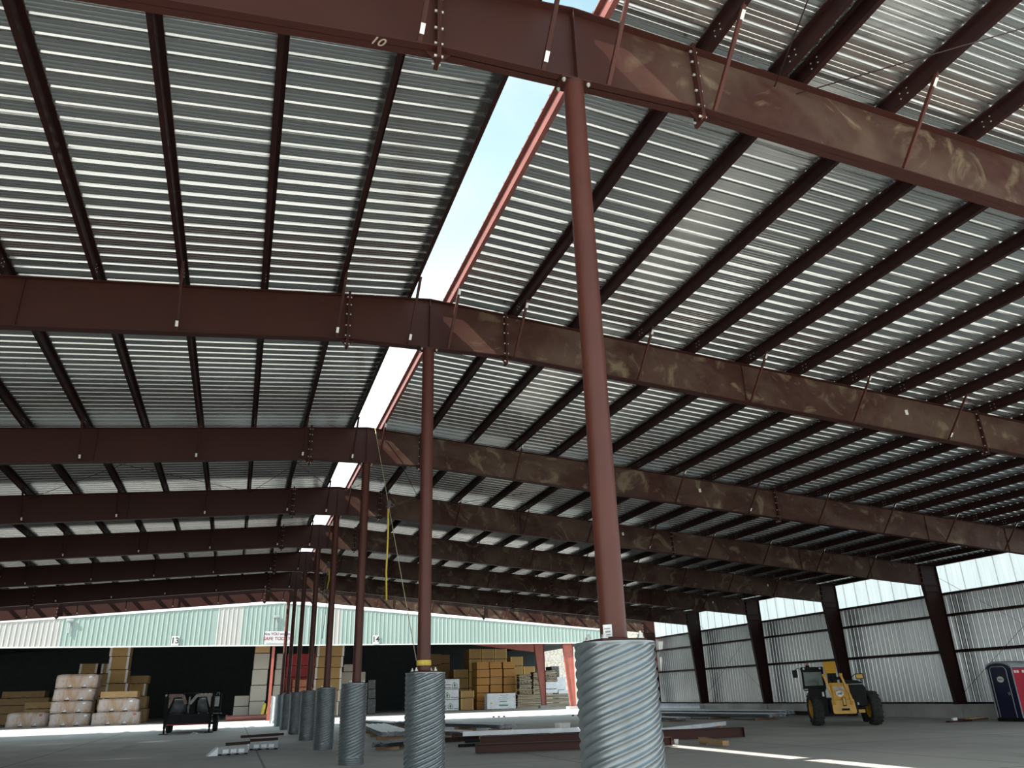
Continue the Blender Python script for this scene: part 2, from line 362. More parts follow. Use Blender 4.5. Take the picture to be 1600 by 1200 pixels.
# old shed across the alley: gable fascia over an open front, dark inside
FYO = 80.0
fas = bpy.data.objects.new('wall_back', None); COL.objects.link(fas); struct(fas)
def gable(x): return 10.28 - 0.0775*abs(x-0.5)
def clad(name, x0, x1, material):
    pr = rib_profile(x0, x1-0.3, 0.40, 0.035, 0.13, 0.05, 0)
    pr[-1] = (x1, 0)
    n = len(pr); m = MB()
    v = [(x, FYO-h, 6.47) for x, h in pr] + [(x, FYO-h, gable(x)) for x, h in pr]
    m.add(v, [(i, i+1, i+1+n, i+n) for i in range(n-1)])
    return m.build(name, material, fas)
clad('white_cladding', -45, -17.88, M['whiteclad']); clad('mint_cladding', -17.88, -5.18, M['mint'])
clad('white_cladding', -5.18, -3.07, M['whiteclad']); clad('mint_cladding', -3.07, 5.36, M['mint'])
clad('white_cladding', 5.36, 6.10, M['whiteclad']); clad('mint_cladding', 6.10, 34.3, M['mint'])
t = MB()
for xa, xb in ((-45, 0.5), (0.5, 34.4)):
    t.prism([(xa, FYO-0.07, gable(xa)-0.02), (xb, FYO-0.07, gable(xb)-0.02), (xb, FYO-0.07, gable(xb)+0.16), (xa, FYO-0.07, gable(xa)+0.16)], (0, 0.12, 0))
t.box(-45, 34.3, FYO-0.08, FYO+0.02, 6.40, 6.48)
t.build('white_trim', M['white'], fas)
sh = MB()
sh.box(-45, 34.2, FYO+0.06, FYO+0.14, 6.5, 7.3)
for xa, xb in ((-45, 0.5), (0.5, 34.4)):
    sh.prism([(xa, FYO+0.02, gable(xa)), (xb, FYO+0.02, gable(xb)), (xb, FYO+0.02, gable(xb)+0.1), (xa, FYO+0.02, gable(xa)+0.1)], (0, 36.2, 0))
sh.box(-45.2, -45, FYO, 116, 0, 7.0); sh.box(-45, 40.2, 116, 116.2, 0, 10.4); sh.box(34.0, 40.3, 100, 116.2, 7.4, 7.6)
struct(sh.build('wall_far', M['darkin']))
sb = MB(); sb.box(40, 85, 125, 140, 0, 12.0)
struct(sb.build('wall_stone', M['stone']))

# ================================================================== ROOF FRAMES
def seg_ribbon(m, pts, w, t, y=0.0):
    for (xa, za), (xb, zb_) in zip(pts[:-1], pts[1:]):
        m.prism([(xa, y-w/2, za), (xb, y-w/2, zb_), (xb, y-w/2, zb_+t), (xa, y-w/2, za+t)], (0, w, 0))
XL, XR = -29.3, 28.52
ordn = ['first', 'second', 'third', 'fourth', 'fifth', 'sixth', 'seventh', 'eighth', 'ninth', 'tenth', 'eleventh', 'twelfth', 'thirteenth', 'fourteenth', 'fifteenth', 'sixteenth', 'seventeenth', 'eighteenth', 'nineteenth', 'twentieth']
BOLT = MB().cyl((-0.05, 0, 0), (0.05, 0, 0), 0.017, n=8).mesh('bolt', M['bolt'])
def splice(root, x, tilt):
    """bolted end plates where two rafter lengths meet"""
    z0, z1 = zbot(x)-0.16, ztop(x)+0.07
    m = MB(); tx = 0.022
    m.box(x-tx, x-0.001, -0.10, 0.10, z0, z1); m.box(x+0.001, x+tx, -0.10, 0.10, z0, z1)
    for s in (-1, 1):                                               # gussets under the flange
        m.prism([(x+s*tx, -0.006, zbot(x)), (x+s*0.15, -0.006, zbot(x)-s*0.0), (x+s*tx, -0.006, z0+0.02)], (0, 0.012, 0))
    p = m.build('splice_plate', M['primer'], root)
    zs = [z0+0.05, zbot(x)+0.07, zbot(x)+0.30, zbot(x)+0.55, ztop(x)-0.22, ztop(x)-0.05]
    for z in zs:
        for y in (-0.062, 0.062):
            o = bpy.data.objects.new('bolt', BOLT); COL.objects.link(o); o.parent = p; o.location = (x, y, z)
def brace(root, k, sgn, tag_top):
    x = sgn*(P0+k*PS); m = MB()
    zb = zbot(x)+0.02; L = 0.92
    zt = zb + (ztop(x)+0.03-zb)
    a = Vector((x-0.02, -0.075, zb)); b = Vector((x-0.02+0.05, -L, zt+0.02)); d = b-a
    m.bar(a, b, 0.052, 0.005, (0, 1, 1)); m.bar(a+Vector((-0.026, 0, 0)), b+Vector((-0.026, 0, 0)), 0.005, 0.05, (0, 1, 1))
    br = m.build('flange_brace', M['pipe'] if sgn > 0 else M['primer'], root)
    f0 = 0.82 if tag_top else 0.07
    q0 = a + d*f0; q1 = a + d*(f0+0.085); off = Vector((0.004, -0.012, -0.008))
    tg = MB(); tg.bar(q0+off, q1+off, 0.052, 0.004, (0, 1, 1)); tg.build('paper_tag', M['tag'], br)
def make_rafter():
    root = thing('rafter', '', 'roof rafter', (0, FY[0], 0), 0, 'maroon roof rafters')
    xs_t = [XL, 0, XR]; top = [(x, ztop(x)) for x in xs_t]
    bot = [(XL, zbot(XL)), (-HX, ZB), (HX, ZB), (XR, zbot(XR))]
    w = MB(); poly = [(x, -0.005, z) for x, z in bot] + [(x, -0.005, z) for x, z in reversed(top)]
    # split at ridge segment so that the faces stay convex
    for a, b_ in ((XL, -HX), (-HX, 0), (0, HX), (HX, XR)):
        w.prism([(a, -0.005, zbot(a)), (b_, -0.005, zbot(b_)), (b_, -0.005, ztop(b_)), (a, -0.005, ztop(a))], (0, 0.01, 0))
    w.build('web', M['web'], root)
    f = MB(); seg_ribbon(f, [(x, z-0.014) for x, z in top], 0.20, 0.014); f.build('top_flange', M['primer'], root)
    f = MB(); seg_ribbon(f, bot, 0.20, 0.014); f.build('bottom_flange', M['primer'], root)
    for x in (-14.75, -HX, HX, 14.75): splice(root, x, 0)
    s = MB(); s.box(-0.006, 0.006, -0.09, 0.09, ZB+0.014, ZT-0.02); s.build('stiffener', M['primer'], root)
    for x in (-22, -7.4, 7.6, 21.5, 25.5):
        s = MB(); s.box(x-0.005, x+0.005, -0.05, 0.0, zbot(x)+0.02, ztop(x)-0.02); s.build('stiffener', M['web'], root)
    for k in (0, 1, 3, 5, 7, 9, 11): brace(root, k, -1, False)
    for k, tt in ((0, True), (1, True), (3, True), (5, True), (7, True), (9, False), (11, True), (13, True), (15, True), (17, True)): brace(root, k, 1, tt)
    h = MB()
    for x in (-12.6, -9.8, -2.2, 6.3, 10.4, 16.8):
        h.cyl((x, -0.012, ztop(x)-0.12), (x, 0.012, ztop(x)-0.12), 0.018, n=8)
    h.build('bolt', M['rod'], root)
    return root
RAF_LAB = ['maroon steel roof rafter nearest the camera, crossing the top right corner above the largest column',
 'maroon roof rafter, second from the camera, with dusty smears right of the ridge column',
 'maroon roof rafter, third from the camera, with the pale strap tied over its ridge',
 'dark maroon roof rafter just behind the one with the strap, fourth from the camera',
 'nearly black roof rafter, fifth from the camera, over the right wall',
 'nearly black roof rafter, sixth from the camera, with the short yellow strap at its ridge',
 'black roof rafter, seventh from the camera, right in front of the sunlit burgundy one',
 'sunlit burgundy end rafter, farthest of the row, in front of the mint cladding']
raf = make_rafter(); raf['label'] = RAF_LAB[0]
tx = text('10', 0.16, M['chalk'], 'chalk_mark', raf, (-2.35, -0.02, zbot(2.35)-0.003), (math.pi, 0, 0.1), 0.001, shear=0.3)
kids = kid_map()
rafs = [raf]
for i in range(1, 8):
    c = copy_tree(raf, {k: [q for q in v if q != tx] for k, v in kids.items()})
    c.location = (0, FY[i], 0); c['label'] = RAF_LAB[i]; rafs.append(c)
# small white erection tags stuck on a few webs
for i, x in ((1, 12.35), (2, 11.6), (3, 12.3), (4, 24.9), (5, 26.0)):
    tg = MB(); z = (zbot(x)+ztop(x))/2+0.16
    tg.prism([(x, -0.008, z), (x+0.09, -0.008, z+0.015), (x+0.105, -0.008, z-0.11), (x+0.015, -0.008, z-0.125)], (0, -0.004, 0))
    tg.build('paper_tag', M['tag'], rafs[i])

# ------------------------------------------------------------------ purlins: Z-sections running the length of the roof
def zee(m, x, sgn, y0, y1, lip=0.02):
    """web with bottom flange towards the eave and top flange towards the ridge"""
    z0 = ztop(x)+0.002; z1 = z0+PD; t = 0.005; w = 0.066
    def zz(xx, z): return z - SL*(abs(xx)-abs(x))
    def rect(xa, xb, za, zb_):
        m.prism([(xa, y0, zz(xa, za)), (xb, y0, zz(xb, za)), (xb, y0, zz(xb, zb_)), (xa, y0, zz(xa, zb_))], (0, y1-y0, 0))
    rect(x-t/2, x+t/2, z0, z1)
    d = sgn
    rect(*sorted((x, x+d*w)), z0, z0+t); rect(*sorted((x+d*w-t/2, x+d*w+t/2)), z0, z0+lip)
    rect(*sorted((x, x-d*w)), z1-t, z1); rect(*sorted((x-d*w-t/2, x-d*w+t/2)), z1-lip, z1)
def purlin(k, sgn, label, y0=SHEET_Y0, y1=60.95, extra=0.0, group='roof purlins'):
    x = sgn*(P0+k*PS)+extra
    root = thing('roof_purlin', label, 'purlin', (0, 0, 0), 0, group)
    m = MB(); zee(m, x, sgn, y0, y1); m.build('zee_section', M['pipe_pink_sunlit_primer'] if (k == 0 and sgn > 0) else M['dark_and_shaded_primer'], root)  # sunlit pink is painted onto the maroon section right of the gap
    b = MB()
    for fy in FY:
        if fy > y1 or fy < y0: continue
        for dy in (-0.42, -0.30, 0.30, 0.42):
            for dz in (0.06, 0.15):
                z = ztop(x)+dz
                b.cyl((x-0.012, fy+dy, z), (x+0.012, fy+dy, z), 0.011, n=6)
    if b.v: b.build('bolt', M['bolt'], root)
    return root
for k in range(0, 20):
    lab = 'maroon purlin with a sunlit face along the right edge of the ridge gap' if k == 0 else 'maroon roof purlin, %s row to the right of the ridge gap' % ordn[k-1]
    purlin(k, 1, lab)
for k in range(0, 14):
    lab = 'dark purlin along the left edge of the ridge gap' if k == 0 else 'maroon roof purlin, %s row to the left of the ridge gap' % ordn[k-1]
    purlin(k, -1, lab)
purlin(2, 1, 'short extra maroon purlin doubled up above the nearest rafter', SHEET_Y0, 7.7, -0.34, None)
es = MB(); x = 29.45; zee(es, x, 1, WY0, 61.2); tag(es.build('eave_strut', M['dark_and_shaded_primer']), 'dark eave strut along the top of the right wall', 'eave strut')

# ------------------------------------------------------------------ ridge columns on corrugated piers
PIER_R = 0.343
def pier_mesh():
    m = MB(); na, nzv = 132, 230; v = []
    lead = 0.80; starts = 10
    for j in range(nzv+1):
        z = HP*j/nzv
        for i in range(na):
            a = 2*math.pi*i/na
            ph = starts*(z/lead - (a+math.pi/2)/(2*math.pi))
            w = 2*(0.5+0.5*math.cos(2*math.pi*ph))**2.2-0.8
            blend = min(1.0, max(0.0, (z-0.16)/0.06))
            ring = math.cos(2*math.pi*z/0.055)
            seam = 0.0
            r = PIER_R + 0.0088*(w*blend + 0.8*ring*(1-blend))
            if z > HP-0.02: r = PIER_R+0.008
            v.append((r*math.cos(a), r*math.sin(a), z))
    f = [(j*na+i, j*na+(i+1) % na, (j+1)*na+(i+1) % na, (j+1)*na+i) for j in range(nzv) for i in range(na)]
    return m.add(v, f, True)
def make_pier():
    r = thing('corrugated_pier', '', 'pier', (0, 0, 0), 0, 'corrugated piers along the ridge')
    pier_mesh().build('steel_shell', M['culvert'], r)
    c = MB(); c.cyl((0, 0, 0.0), (0, 0, HP-0.012), PIER_R-0.012, n=48); c.build('concrete_core', M['concrete'], r)
    return r
PIER_LAB = ['spiral corrugated steel pier nearest the camera, cut by the bottom of the photo',
 'spiral corrugated pier second from the camera, with the yellow strap looped above it',
 'spiral corrugated pier third from the camera, beside the bundle of ribbed sheets',
 'spiral corrugated pier fourth from the camera in the ridge row',
 'spiral corrugated pier fifth from the camera, with a rope tied down to its top',
 'spiral corrugated pier sixth from the camera in the ridge row',
 'spiral corrugated pier seventh from the camera, last one in the shade',
 'sunlit corrugated pier eighth from the camera, under the orange-lit column',
 'sunlit corrugated pier without a column, farthest of the ridge row']
COL_LAB = ['maroon pipe column nearest the camera, standing on the largest corrugated pier',
 'maroon pipe column second from the camera, with the yellow strap around its foot',
 'maroon pipe column third from the camera in the ridge row',
 'maroon pipe column fourth from the camera in the ridge row',
 'maroon pipe column fifth from the camera, beside the short hanging rope',
 'maroon pipe column sixth from the camera in the ridge row',
 'maroon pipe column seventh from the camera, last one in the shade',
 'sunlit orange-red pipe column at the far end of the ridge row']
def make_column():
    r = thing('ridge_column', '', 'column', (0, 0, HP), 0, 'pipe columns along the ridge')
    H = ZB-HP; s = MB(); s.cyl((0, 0, 0.03), (0, 0, H-0.03), 0.119, n=40); s.build('pipe_shaft', M['pipe'], r)
    b = MB(); b.box(-0.21, 0.21, -0.21, 0.21, 0.0, 0.025); b.cyl((0, 0, 0.025), (0, 0, 0.04), 0.132, 0.121, n=40, cap=False); b.build('base_plate', M['primer'], r)
    c = MB(); c.box(-0.19, 0.19, -0.12, 0.12, H-0.03, H-0.004); c.cyl((0, 0, H-0.045), (0, 0, H-0.03), 0.121, 0.130, n=40, cap=False); c.build('cap_plate', M['primer'], r)
    for x, y in ((-0.17, -0.17), (0.17, -0.17), (0.17, 0.17), (-0.17, 0.17)):
        n = MB(); n.cyl((x, y, 0.0), (x, y, 0.085), 0.012, n=8); n.cyl((x, y, 0.026), (x, y, 0.034), 0.032, n=16)
        n.cyl((x, y, 0.034), (x, y, 0.058), 0.024, n=6); n.build('anchor_bolt', M['bolt'], r)
    for x in (-0.155, 0.155):
        for y in (-0.085, 0.085):
            n = MB(); n.cyl((x, y, H-0.056), (x, y, H-0.03), 0.023, n=6); n.cyl((x, y, H-0.075), (x, y, H-0.05), 0.012, n=8); n.build('cap_bolt', M['bolt'], r)
    return r
P_DX = [-0.03, 0.02, -0.03, 0, 0, 0, 0, 0]; C_DX = [-0.03, -0.01, 0.02, 0, 0, 0, 0, 0]
pr0 = make_pier(); co0 = make_column(); kids = kid_map()
colroots = []
for i in range(9):
    p = pr0 if i == 0 else copy_tree(pr0, kids)
    p.location = (P_DX[i], FY[i], 0) if i < 8 else (0.05, 69.6, 0); p['label'] = PIER_LAB[i]; p.rotation_euler = (0, 0, 0.7*i)
    if i < 8:
        c = co0 if i == 0 else copy_tree(co0, kids)
        c.location = (C_DX[i], FY[i], HP); c['label'] = COL_LAB[i]; c.rotation_euler = (0, 0, 0); colroots.append(c)
tg = MB(); tg.prism([(-0.122, -0.052, 0.045), (-0.066, -0.112, 0.045), (-0.066, -0.112, 0.145), (-0.122, -0.052, 0.145)], (-0.002, -0.003, 0))
tgo = tg.build('paper_tag', M['tag'], colroots[0])
ln = MB()
for z in (0.06, 0.08, 0.088, 0.11):
    ln.prism([(-0.116, -0.062, z), (-0.078, -0.1025, z), (-0.078, -0.1025, z+0.004), (-0.116, -0.062, z+0.004)], (-0.003, -0.0035, 0))
ln.build('printed_lines', M['signpurple'], tgo)

# ------------------------------------------------------------------ tapered wall columns, girts, rods
def make_wall_column(mt):
    r = thing('wall_column', '', 'column', (0, 0, 0.60), 0, 'tapered columns of the right wall')
    zk = 6.04-0.60; ztp = ztop(29.4)-0.60; xo = WX; xi0, xi1 = 28.93, 28.52
    def w(z): return xi0+(xi1-xi0)*min(1, z/zk)
    m = MB(); m.prism([(w(0), -0.005, 0), (xo, -0.005, 0), (xo, -0.005, ztp), (w(zk), -0.005, ztp+0.06), (w(zk), -0.005, zk)], (0, 0.01, 0)); m.build('web', mt, r)
    m = MB(); m.bar((w(0), 0, 0), (w(zk), 0, zk), 0.20, 0.014, (1, 0, 0)); m.build('inner_flange', mt, r)
    m = MB(); m.box(xo-0.012, xo, -0.10, 0.10, 0, ztp); m.build('outer_flange', mt, r)
    m = MB(); m.box(w(zk), xo, -0.10, 0.10, zk-0.02, zk-0.006); m.box(w(zk), xo, -0.10, 0.10, zk-0.32, zk-0.308); m.build('knee_stiffener', mt, r)
    m = MB(); m.box(w(zk)-0.012, w(zk)+0.012, -0.10, 0.10, zk-0.05, ztp+0.10); m.build('end_plate', mt, r)
    b = MB()
    for z in (zk+0.1, zk+0.35, zk+0.6, zk+0.85):
        for y in (-0.06, 0.06): b.cyl((w(zk)-0.04, y, z), (w(zk)+0.04, y, z), 0.016, n=8)
    b.build('bolt', M['bolt'], r)
    m = MB(); m.box(w(0)-0.05, xo+0.02, -0.12, 0.12, 0, 0.02); m.build('base_plate', mt, r)
    return r
WC_LAB = ['dark tapered wall column nearest the portable toilet', 'dark tapered wall column standing right behind the yellow telehandler',
 'dark tapered wall column left of the telehandler, at the right foot of the far cross bracing',
 'dark tapered wall column at the left foot of the far cross bracing', 'sunlit burgundy tapered column at the far end of the right wall']
wc = make_wall_column(M['dark_and_shaded_primer']); kids = kid_map()  # dark primer paints the shade onto these columns; the end one stays plain
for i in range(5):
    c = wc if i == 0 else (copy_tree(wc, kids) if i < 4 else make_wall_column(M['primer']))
    c.location = (0, FY[3+i], 0.60); c['label'] = WC_LAB[i]
    pd = MB(); pd.prism([(28.86, -0.30, 0), (28.94, -0.30, 0), (28.94, -0.30, 0.6), (28.86, -0.30, 0.6)], (0, 0.6, 0))
    struct(pd.build('trim_2', M['curb'], None, (0, FY[3+i], 0)))
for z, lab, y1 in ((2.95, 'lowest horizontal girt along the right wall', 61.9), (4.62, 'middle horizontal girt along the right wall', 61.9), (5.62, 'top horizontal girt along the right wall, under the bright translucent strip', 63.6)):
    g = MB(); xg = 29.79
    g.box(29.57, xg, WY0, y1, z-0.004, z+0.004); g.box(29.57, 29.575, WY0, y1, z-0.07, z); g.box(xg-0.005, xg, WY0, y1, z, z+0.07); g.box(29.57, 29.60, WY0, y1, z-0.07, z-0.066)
    tag(g.build('wall_girt', M['dark_and_shaded_primer']), lab, 'girt', 'girts of the right wall')
def rod(pts, label, r=0.009, group=None):
    m = MB(); m.tube(pts, r, 6); return tag(m.build('brace_rod', M['rod']), label, 'bracing rod', group)
rod([(29.25, FY[6]-0.05, 6.3), (29.25, FY[5]+0.05, 1.2)], 'far bracing rod on the right wall, falling towards the telehandler', group='bracing rods')
rod([(29.27, FY[6]-0.05, 1.0), (29.27, FY[5]+0.05, 5.55)], 'far bracing rod on the right wall, rising towards the telehandler', group='bracing rods')
rod([(29.25, FY[3]-0.05, 6.55), (29.25, 22.5, -0.0+0.75)], 'near bracing rod on the right wall, falling towards the portable toilet', group='bracing rods')
rod([(29.27, FY[3]-0.05, 0.95), (29.27, 22.5, 7.0)], 'near bracing rod on the right wall, rising from the column foot beside the portable toilet', group='bracing rods')
def zr(x): return ztop(x)-0.12
def rrod(xa, ya, xb, yb, lab): rod([(xa, ya, zr(xa)), (xb, yb, zr(xb))], lab, group='bracing rods')
rrod(2.93, FY[0], 1.7, 4.2, 'steep thin roof rod above the nearest rafter at the top edge of the photo')
rrod(3.27, FY[0], 6.6, 4.2, 'long thin roof rod running to the top right edge of the photo')
rrod(-4.5, FY[2]+0.02, -10.6, FY[3], 'roof rod crossing the fourth bay at far left, falling to the left')
rrod(-10.2, FY[2]+0.02, -3.2, FY[3], 'roof rod crossing the fourth bay at far left, falling to the right')
rrod(-0.6, FY[2]+0.02, -3.3, FY[3], 'roof rod just left of the ridge gap behind the strapped rafter, falling to the left')
rrod(-3.2, FY[2]+0.02, -0.2, FY[3], 'roof rod just left of the ridge gap behind the strapped rafter, falling to the right')
rrod(3.2, FY[2]+0.02, 0.2, FY[3], 'roof rod just right of the ridge gap behind the strapped rafter, falling to the left')
rrod(0.6, FY[2]+0.02, 3.3, FY[3], 'roof rod just right of the ridge gap behind the strapped rafter, falling to the right')
rrod(9.8, FY[2]+0.02, 4.4, FY[3], 'roof rod crossing the fourth bay to the right of the third column')

# ------------------------------------------------------------------ guy straps at the ridge
st = thing('ratchet_strap', 'long cream and yellow ratchet strap from the third rafter down to the second column', 'strap', (0, 0, 0))
m = MB(); m.bar((0.22, FY[2]-0.12, ZT-0.02), (0.02, 19.75, 5.97), 0.045, 0.006, (1, 0, 0)); m.build('cream_webbing', M['strapcream'], st)
m = MB(); m.bar((0.02, 19.75, 5.97), (-0.12, FY[1]+0.13, 2.22), 0.03, 0.006, (1, 0, 0)); m.build('lower_webbing', M['strapcream'], st)
m = MB(); m.tube([(0.0, 19.72, 6.05), (0.015, 19.7, 5.2), (0.005, 19.72, 4.4), (0.03, 19.7, 3.72)], 0.022, 6); m.build('loose_tail', M['strapyellow'], st)
m = MB(); m.box(-0.03, 0.06, 19.68, 19.80, 5.90, 6.10); m.cyl((-0.06, 19.74, 5.96), (0.12, 19.74, 5.96), 0.03, n=10); m.bar((0.03, 19.72, 6.08), (0.14, 19.68, 5.98), 0.03, 0.02); m.build('ratchet', M['rod'], st)
m = MB(); m.lathe([(0.121, 2.12), (0.130, 2.13), (0.130, 2.20), (0.121, 2.21)], 32, (C_DX[1], FY[1], 0)); m.build('foot_loop', M['strapyellow'], st)
st = thing('ratchet_strap', 'short yellow strap with a thin rope hanging from the sixth rafter to the fifth column', 'strap', (0, 0, 0))
m = MB(); m.bar((0.9, FY[5]-0.12, zbot(0)+0.05), (0.86, 42.8, 8.15), 0.03, 0.006, (1, 0, 0)); m.bar((0.86, 42.8, 8.15), (0.12, FY[4]+0.12, 2.2), 0.024, 0.006, (1, 0, 0)); m.build('rope', M['strapcream'], st)
m = MB(); m.tube([(0.9, 42.8, 8.3), (0.98, 42.78, 7.4), (0.9, 42.8, 6.9)], 0.035, 6); m.build('loose_tail', M['strapyellow'], st)
m = MB(); m.box(0.82, 0.98, 42.72, 42.86, 7.95, 8.25); m.build('ratchet', M['rod'], st)
m = MB(); m.tube([(1.1, 44.6, 8.2), (1.08, 44.6, 6.0), (0.98, 44.6, 4.6)], 0.014, 6); tag(m.build('hanging_rope', M['rod']), 'thin dark rope dangling beside the short yellow strap', 'rope')

# ================================================================== STACKS OF BOARD PACKS IN THE OLD SHED
def rough_box(x0, x1, y0, y1, z0, z1, amp, seed, nx=8, nz=4):
    """film-wrapped pack: box with slumped, slightly bulging faces"""
    R = random.Random(seed); m = MB(); ny = 3
    def P(i, j, k):
        u, v, w = i/nx, j/ny, k/nz
        x = x0+(x1-x0)*u; y = y0+(y1-y0)*v; z = z0+(z1-z0)*w
        cx, cy = (u-0.5)*2, (v-0.5)*2
        rnd = 0.07*(abs(cx)**12)*(w**6)
        z -= rnd*(z1-z0)
        if 0 < k < nz or k == nz:
            x += R.uniform(-amp, amp)*1.2; y += R.uniform(-amp, amp); 
            if k == nz: z -= abs(R.uniform(0, amp))*0.8
        return (x, y, z)
    idx = {}; v = []
    for i in range(nx+1):
        for j in range(ny+1):
            for k in range(nz+1):
                if i in (0, nx) or j in (0, ny) or k in (0, nz):
                    idx[i, j, k] = len(v); v.append(P(i, j, k))
    f = []
    for i in range(nx):
        for k in range(nz):
            f.append((idx[i,0,k], idx[i+1,0,k], idx[i+1,0,k+1], idx[i,0,k+1])); f.append((idx[i,ny,k], idx[i,ny,k+1], idx[i+1,ny,k+1], idx[i+1,ny,k]))
    for j in range(ny):
        for k in range(nz):
            f.append((idx[0,j,k], idx[0,j,k+1], idx[0,j+1,k+1], idx[0,j+1,k])); f.append((idx[nx,j,k], idx[nx,j+1,k], idx[nx,j+1,k+1], idx[nx,j,k+1]))
    for i in range(nx):
        for j in range(ny):
            f.append((idx[i,j,nz], idx[i+1,j,nz], idx[i+1,j+1,nz], idx[i,j+1,nz])); f.append((idx[i,j,0], idx[i,j+1,0], idx[i+1,j+1,0], idx[i+1,j,0]))
    return m.add(v, f, True)
def logo_house(root, cx, y, cz, s):
    """small printed house outline with a conifer inside"""
    m = MB(); d = (0, -0.01, 0)
    def q(pts): m.prism([(cx+px*s, y, cz+pz*s) for px, pz in pts], d)
    q([(-0.5,-0.5),(0.5,-0.5),(0.5,-0.40),(-0.5,-0.40)]); q([(-0.5,-0.40),(-0.40,-0.40),(-0.40,0.15),(-0.5,0.10)]); q([(0.40,-0.40),(0.5,-0.40),(0.5,0.10),(0.40,0.15)])
    q([(-0.5,0.10),(-0.40,0.10),(0.0,0.42),(0.0,0.55)]); q([(0.0,0.42),(0.40,0.10),(0.5,0.10),(0.0,0.55)])
    q([(-0.06,-0.40),(0.06,-0.40),(0.06,-0.2),(-0.06,-0.2)]); q([(-0.30,-0.2),(0.30,-0.2),(0.0,0.08)]); q([(-0.22,0.0),(0.22,0.0),(0.0,0.26)])
    m.build('printed_logo', M['green'], root)
def pack(kind, x0, x1, z0, z1, y, depth, label, group, seed, name='board_pack', cat='board pack'):
    cx = (x0+x1)/2; r = thing(name, label, cat, (cx, y, z0), 0, group)
    hw = (x1-x0)/2-0.015; h = z1-z0-0.012; g = 0.05
    if kind == 'wrap':
        rough_box(-hw, hw, 0, depth, 0.0, h, 0.035, seed).build('wrapped_boards', M['wrap'], r)
        for fx in (-0.30*hw, 0.38*hw):
            m = MB(); m.prism([(fx-0.22, -0.05, 0.0), (fx+0.22, -0.05, 0.0), (fx+0.20, -0.05, 0.09), (fx-0.2, -0.05, 0.10)], (0, 0.02, 0)); m.build('fork_slot', M['gap'], r)
            m = MB(); m.prism([(fx-0.16, -0.07, 0.09), (fx+0.20, -0.07, 0.10), (fx+0.05, -0.07, 0.34)], (0, 0.02, 0)); m.build('film_flap', M['film'], r)
        m = MB(); sx0 = hw*(0.62 if seed % 2 else 0.78)
        m.prism([(sx0-0.13, -0.06, h*0.70), (sx0+0.13, -0.06, h*0.72), (sx0+0.13, -0.06, h*0.86), (sx0-0.13, -0.06, h*0.84)], (0, 0.015, 0))
        m.build('label_sticker', M['amber'] if seed in (1, 20) else M['white'], r)
        return r
    if kind == 'lumber':
        R = random.Random(seed); m = MB(); z = 0.0
        short = hw < 1.5
        while z < h-0.05:
            t = min(R.uniform(0.11, 0.18), h-z); lean = R.uniform(-0.04, 0.04) if short else 0.0
            if short and R.random() < 0.5:
                x = -hw+R.uniform(0, 0.1)
                while x < hw-0.15:
                    q = R.uniform(0.16, 0.3); m.box(x, min(x+q, hw), R.uniform(-0.12, 0.06), depth-0.1, z+0.01, z+t-R.uniform(0.02, 0.06)); x += q+R.uniform(0.02, 0.09)
            else:
                a, b_, y0 = -hw+R.uniform(-0.06, 0.12), hw-R.uniform(-0.05, 0.14), R.uniform(-0.10, 0.05)
                m.prism([(a, y0, z+lean), (b_, y0, z-lean), (b_, y0, z-lean+t-0.04), (a, y0, z+lean+t-0.04)], (0, depth-0.2, 0))
            z += t
        m.build('boards', M['lumber'], r)
        m = MB(); m.box(-hw*0.98, hw*0.98, 0.07, depth-0.1, 0, h-0.03); m.build('bearers', M['gap'], r)  # dark block behind the boards, painted as the shade in their gaps
        return r
    mk = {'edge': 'tan', 'carton': 'carton', 'osb': 'osb', 'grey': 'grey', 'logo': 'whitewrap', 'white': 'whitewrap', 'brick': 'brick', 'red': 'redtarp', 'black': 'blackwrap', 'edgew': 'tan'}[kind]
    m = MB(); m.box(-hw, hw, 0, depth, g, h); m.build('boards' if kind not in ('logo', 'white', 'red', 'black') else 'wrapping', M[mk], r, bevel=0.02)
    m = MB()
    for bx in (-0.75*hw, 0, 0.75*hw): m.box(bx-0.06, bx+0.06, 0.02, depth-0.02, 0, g)
    m.build('bearers', M['gap'], r)
    if kind in ('edge', 'edgew'):
        em = M['edgewhite'] if kind == 'edgew' else M['edgeyellow']
        for s in (-1, 1):
            m = MB(); w = 0.20 if kind == 'edgew' else 0.13
            m.box(*sorted((s*(hw-w), s*(hw+0.012))), -0.025, 0.12, g, h); m.build('edge_board', em, r)
    if kind == 'logo':
        px = {0: 0.05, 1: -0.35, 2: 0.45}[seed % 3]*hw
        logo_house(r, px, -0.002, h*0.42, min(0.62, h*0.62))
        m = MB()
        for a, b_, z in ((-0.95, px/hw-0.42, 0.16), (px/hw+0.42, 0.95, 0.16), (-0.9, px/hw-0.45, 0.42)):
            if b_-a > 0.15: m.box(a*hw, b_*hw, -0.008, 0.0, h*z, h*z+0.07)
        m.build('printed_lines', M['ink'], r)
    if kind == 'white' and hw > 1.4:
        m = MB(); R = random.Random(3)
        for k, z in enumerate((0.20, 0.30, 0.46, 0.62, 0.74, 0.86)):
            a = -0.15*hw+R.uniform(-0.1, 0.1); m.box(a, a+hw*R.uniform(0.5, 0.75), -0.008, 0.0, h*z, h*z+(0.10 if k in (0, 2) else 0.04))
        m.build('printed_lines', M['green'], r)
        m = MB(); m.box(-0.78*hw, -0.62*hw, -0.008, 0, h*0.36, h*0.44); m.box(0.86*hw, 0.93*hw, -0.008, 0, h*0.70, h*0.80); m.build('yellow_print', M['bollard'], r)
    return r
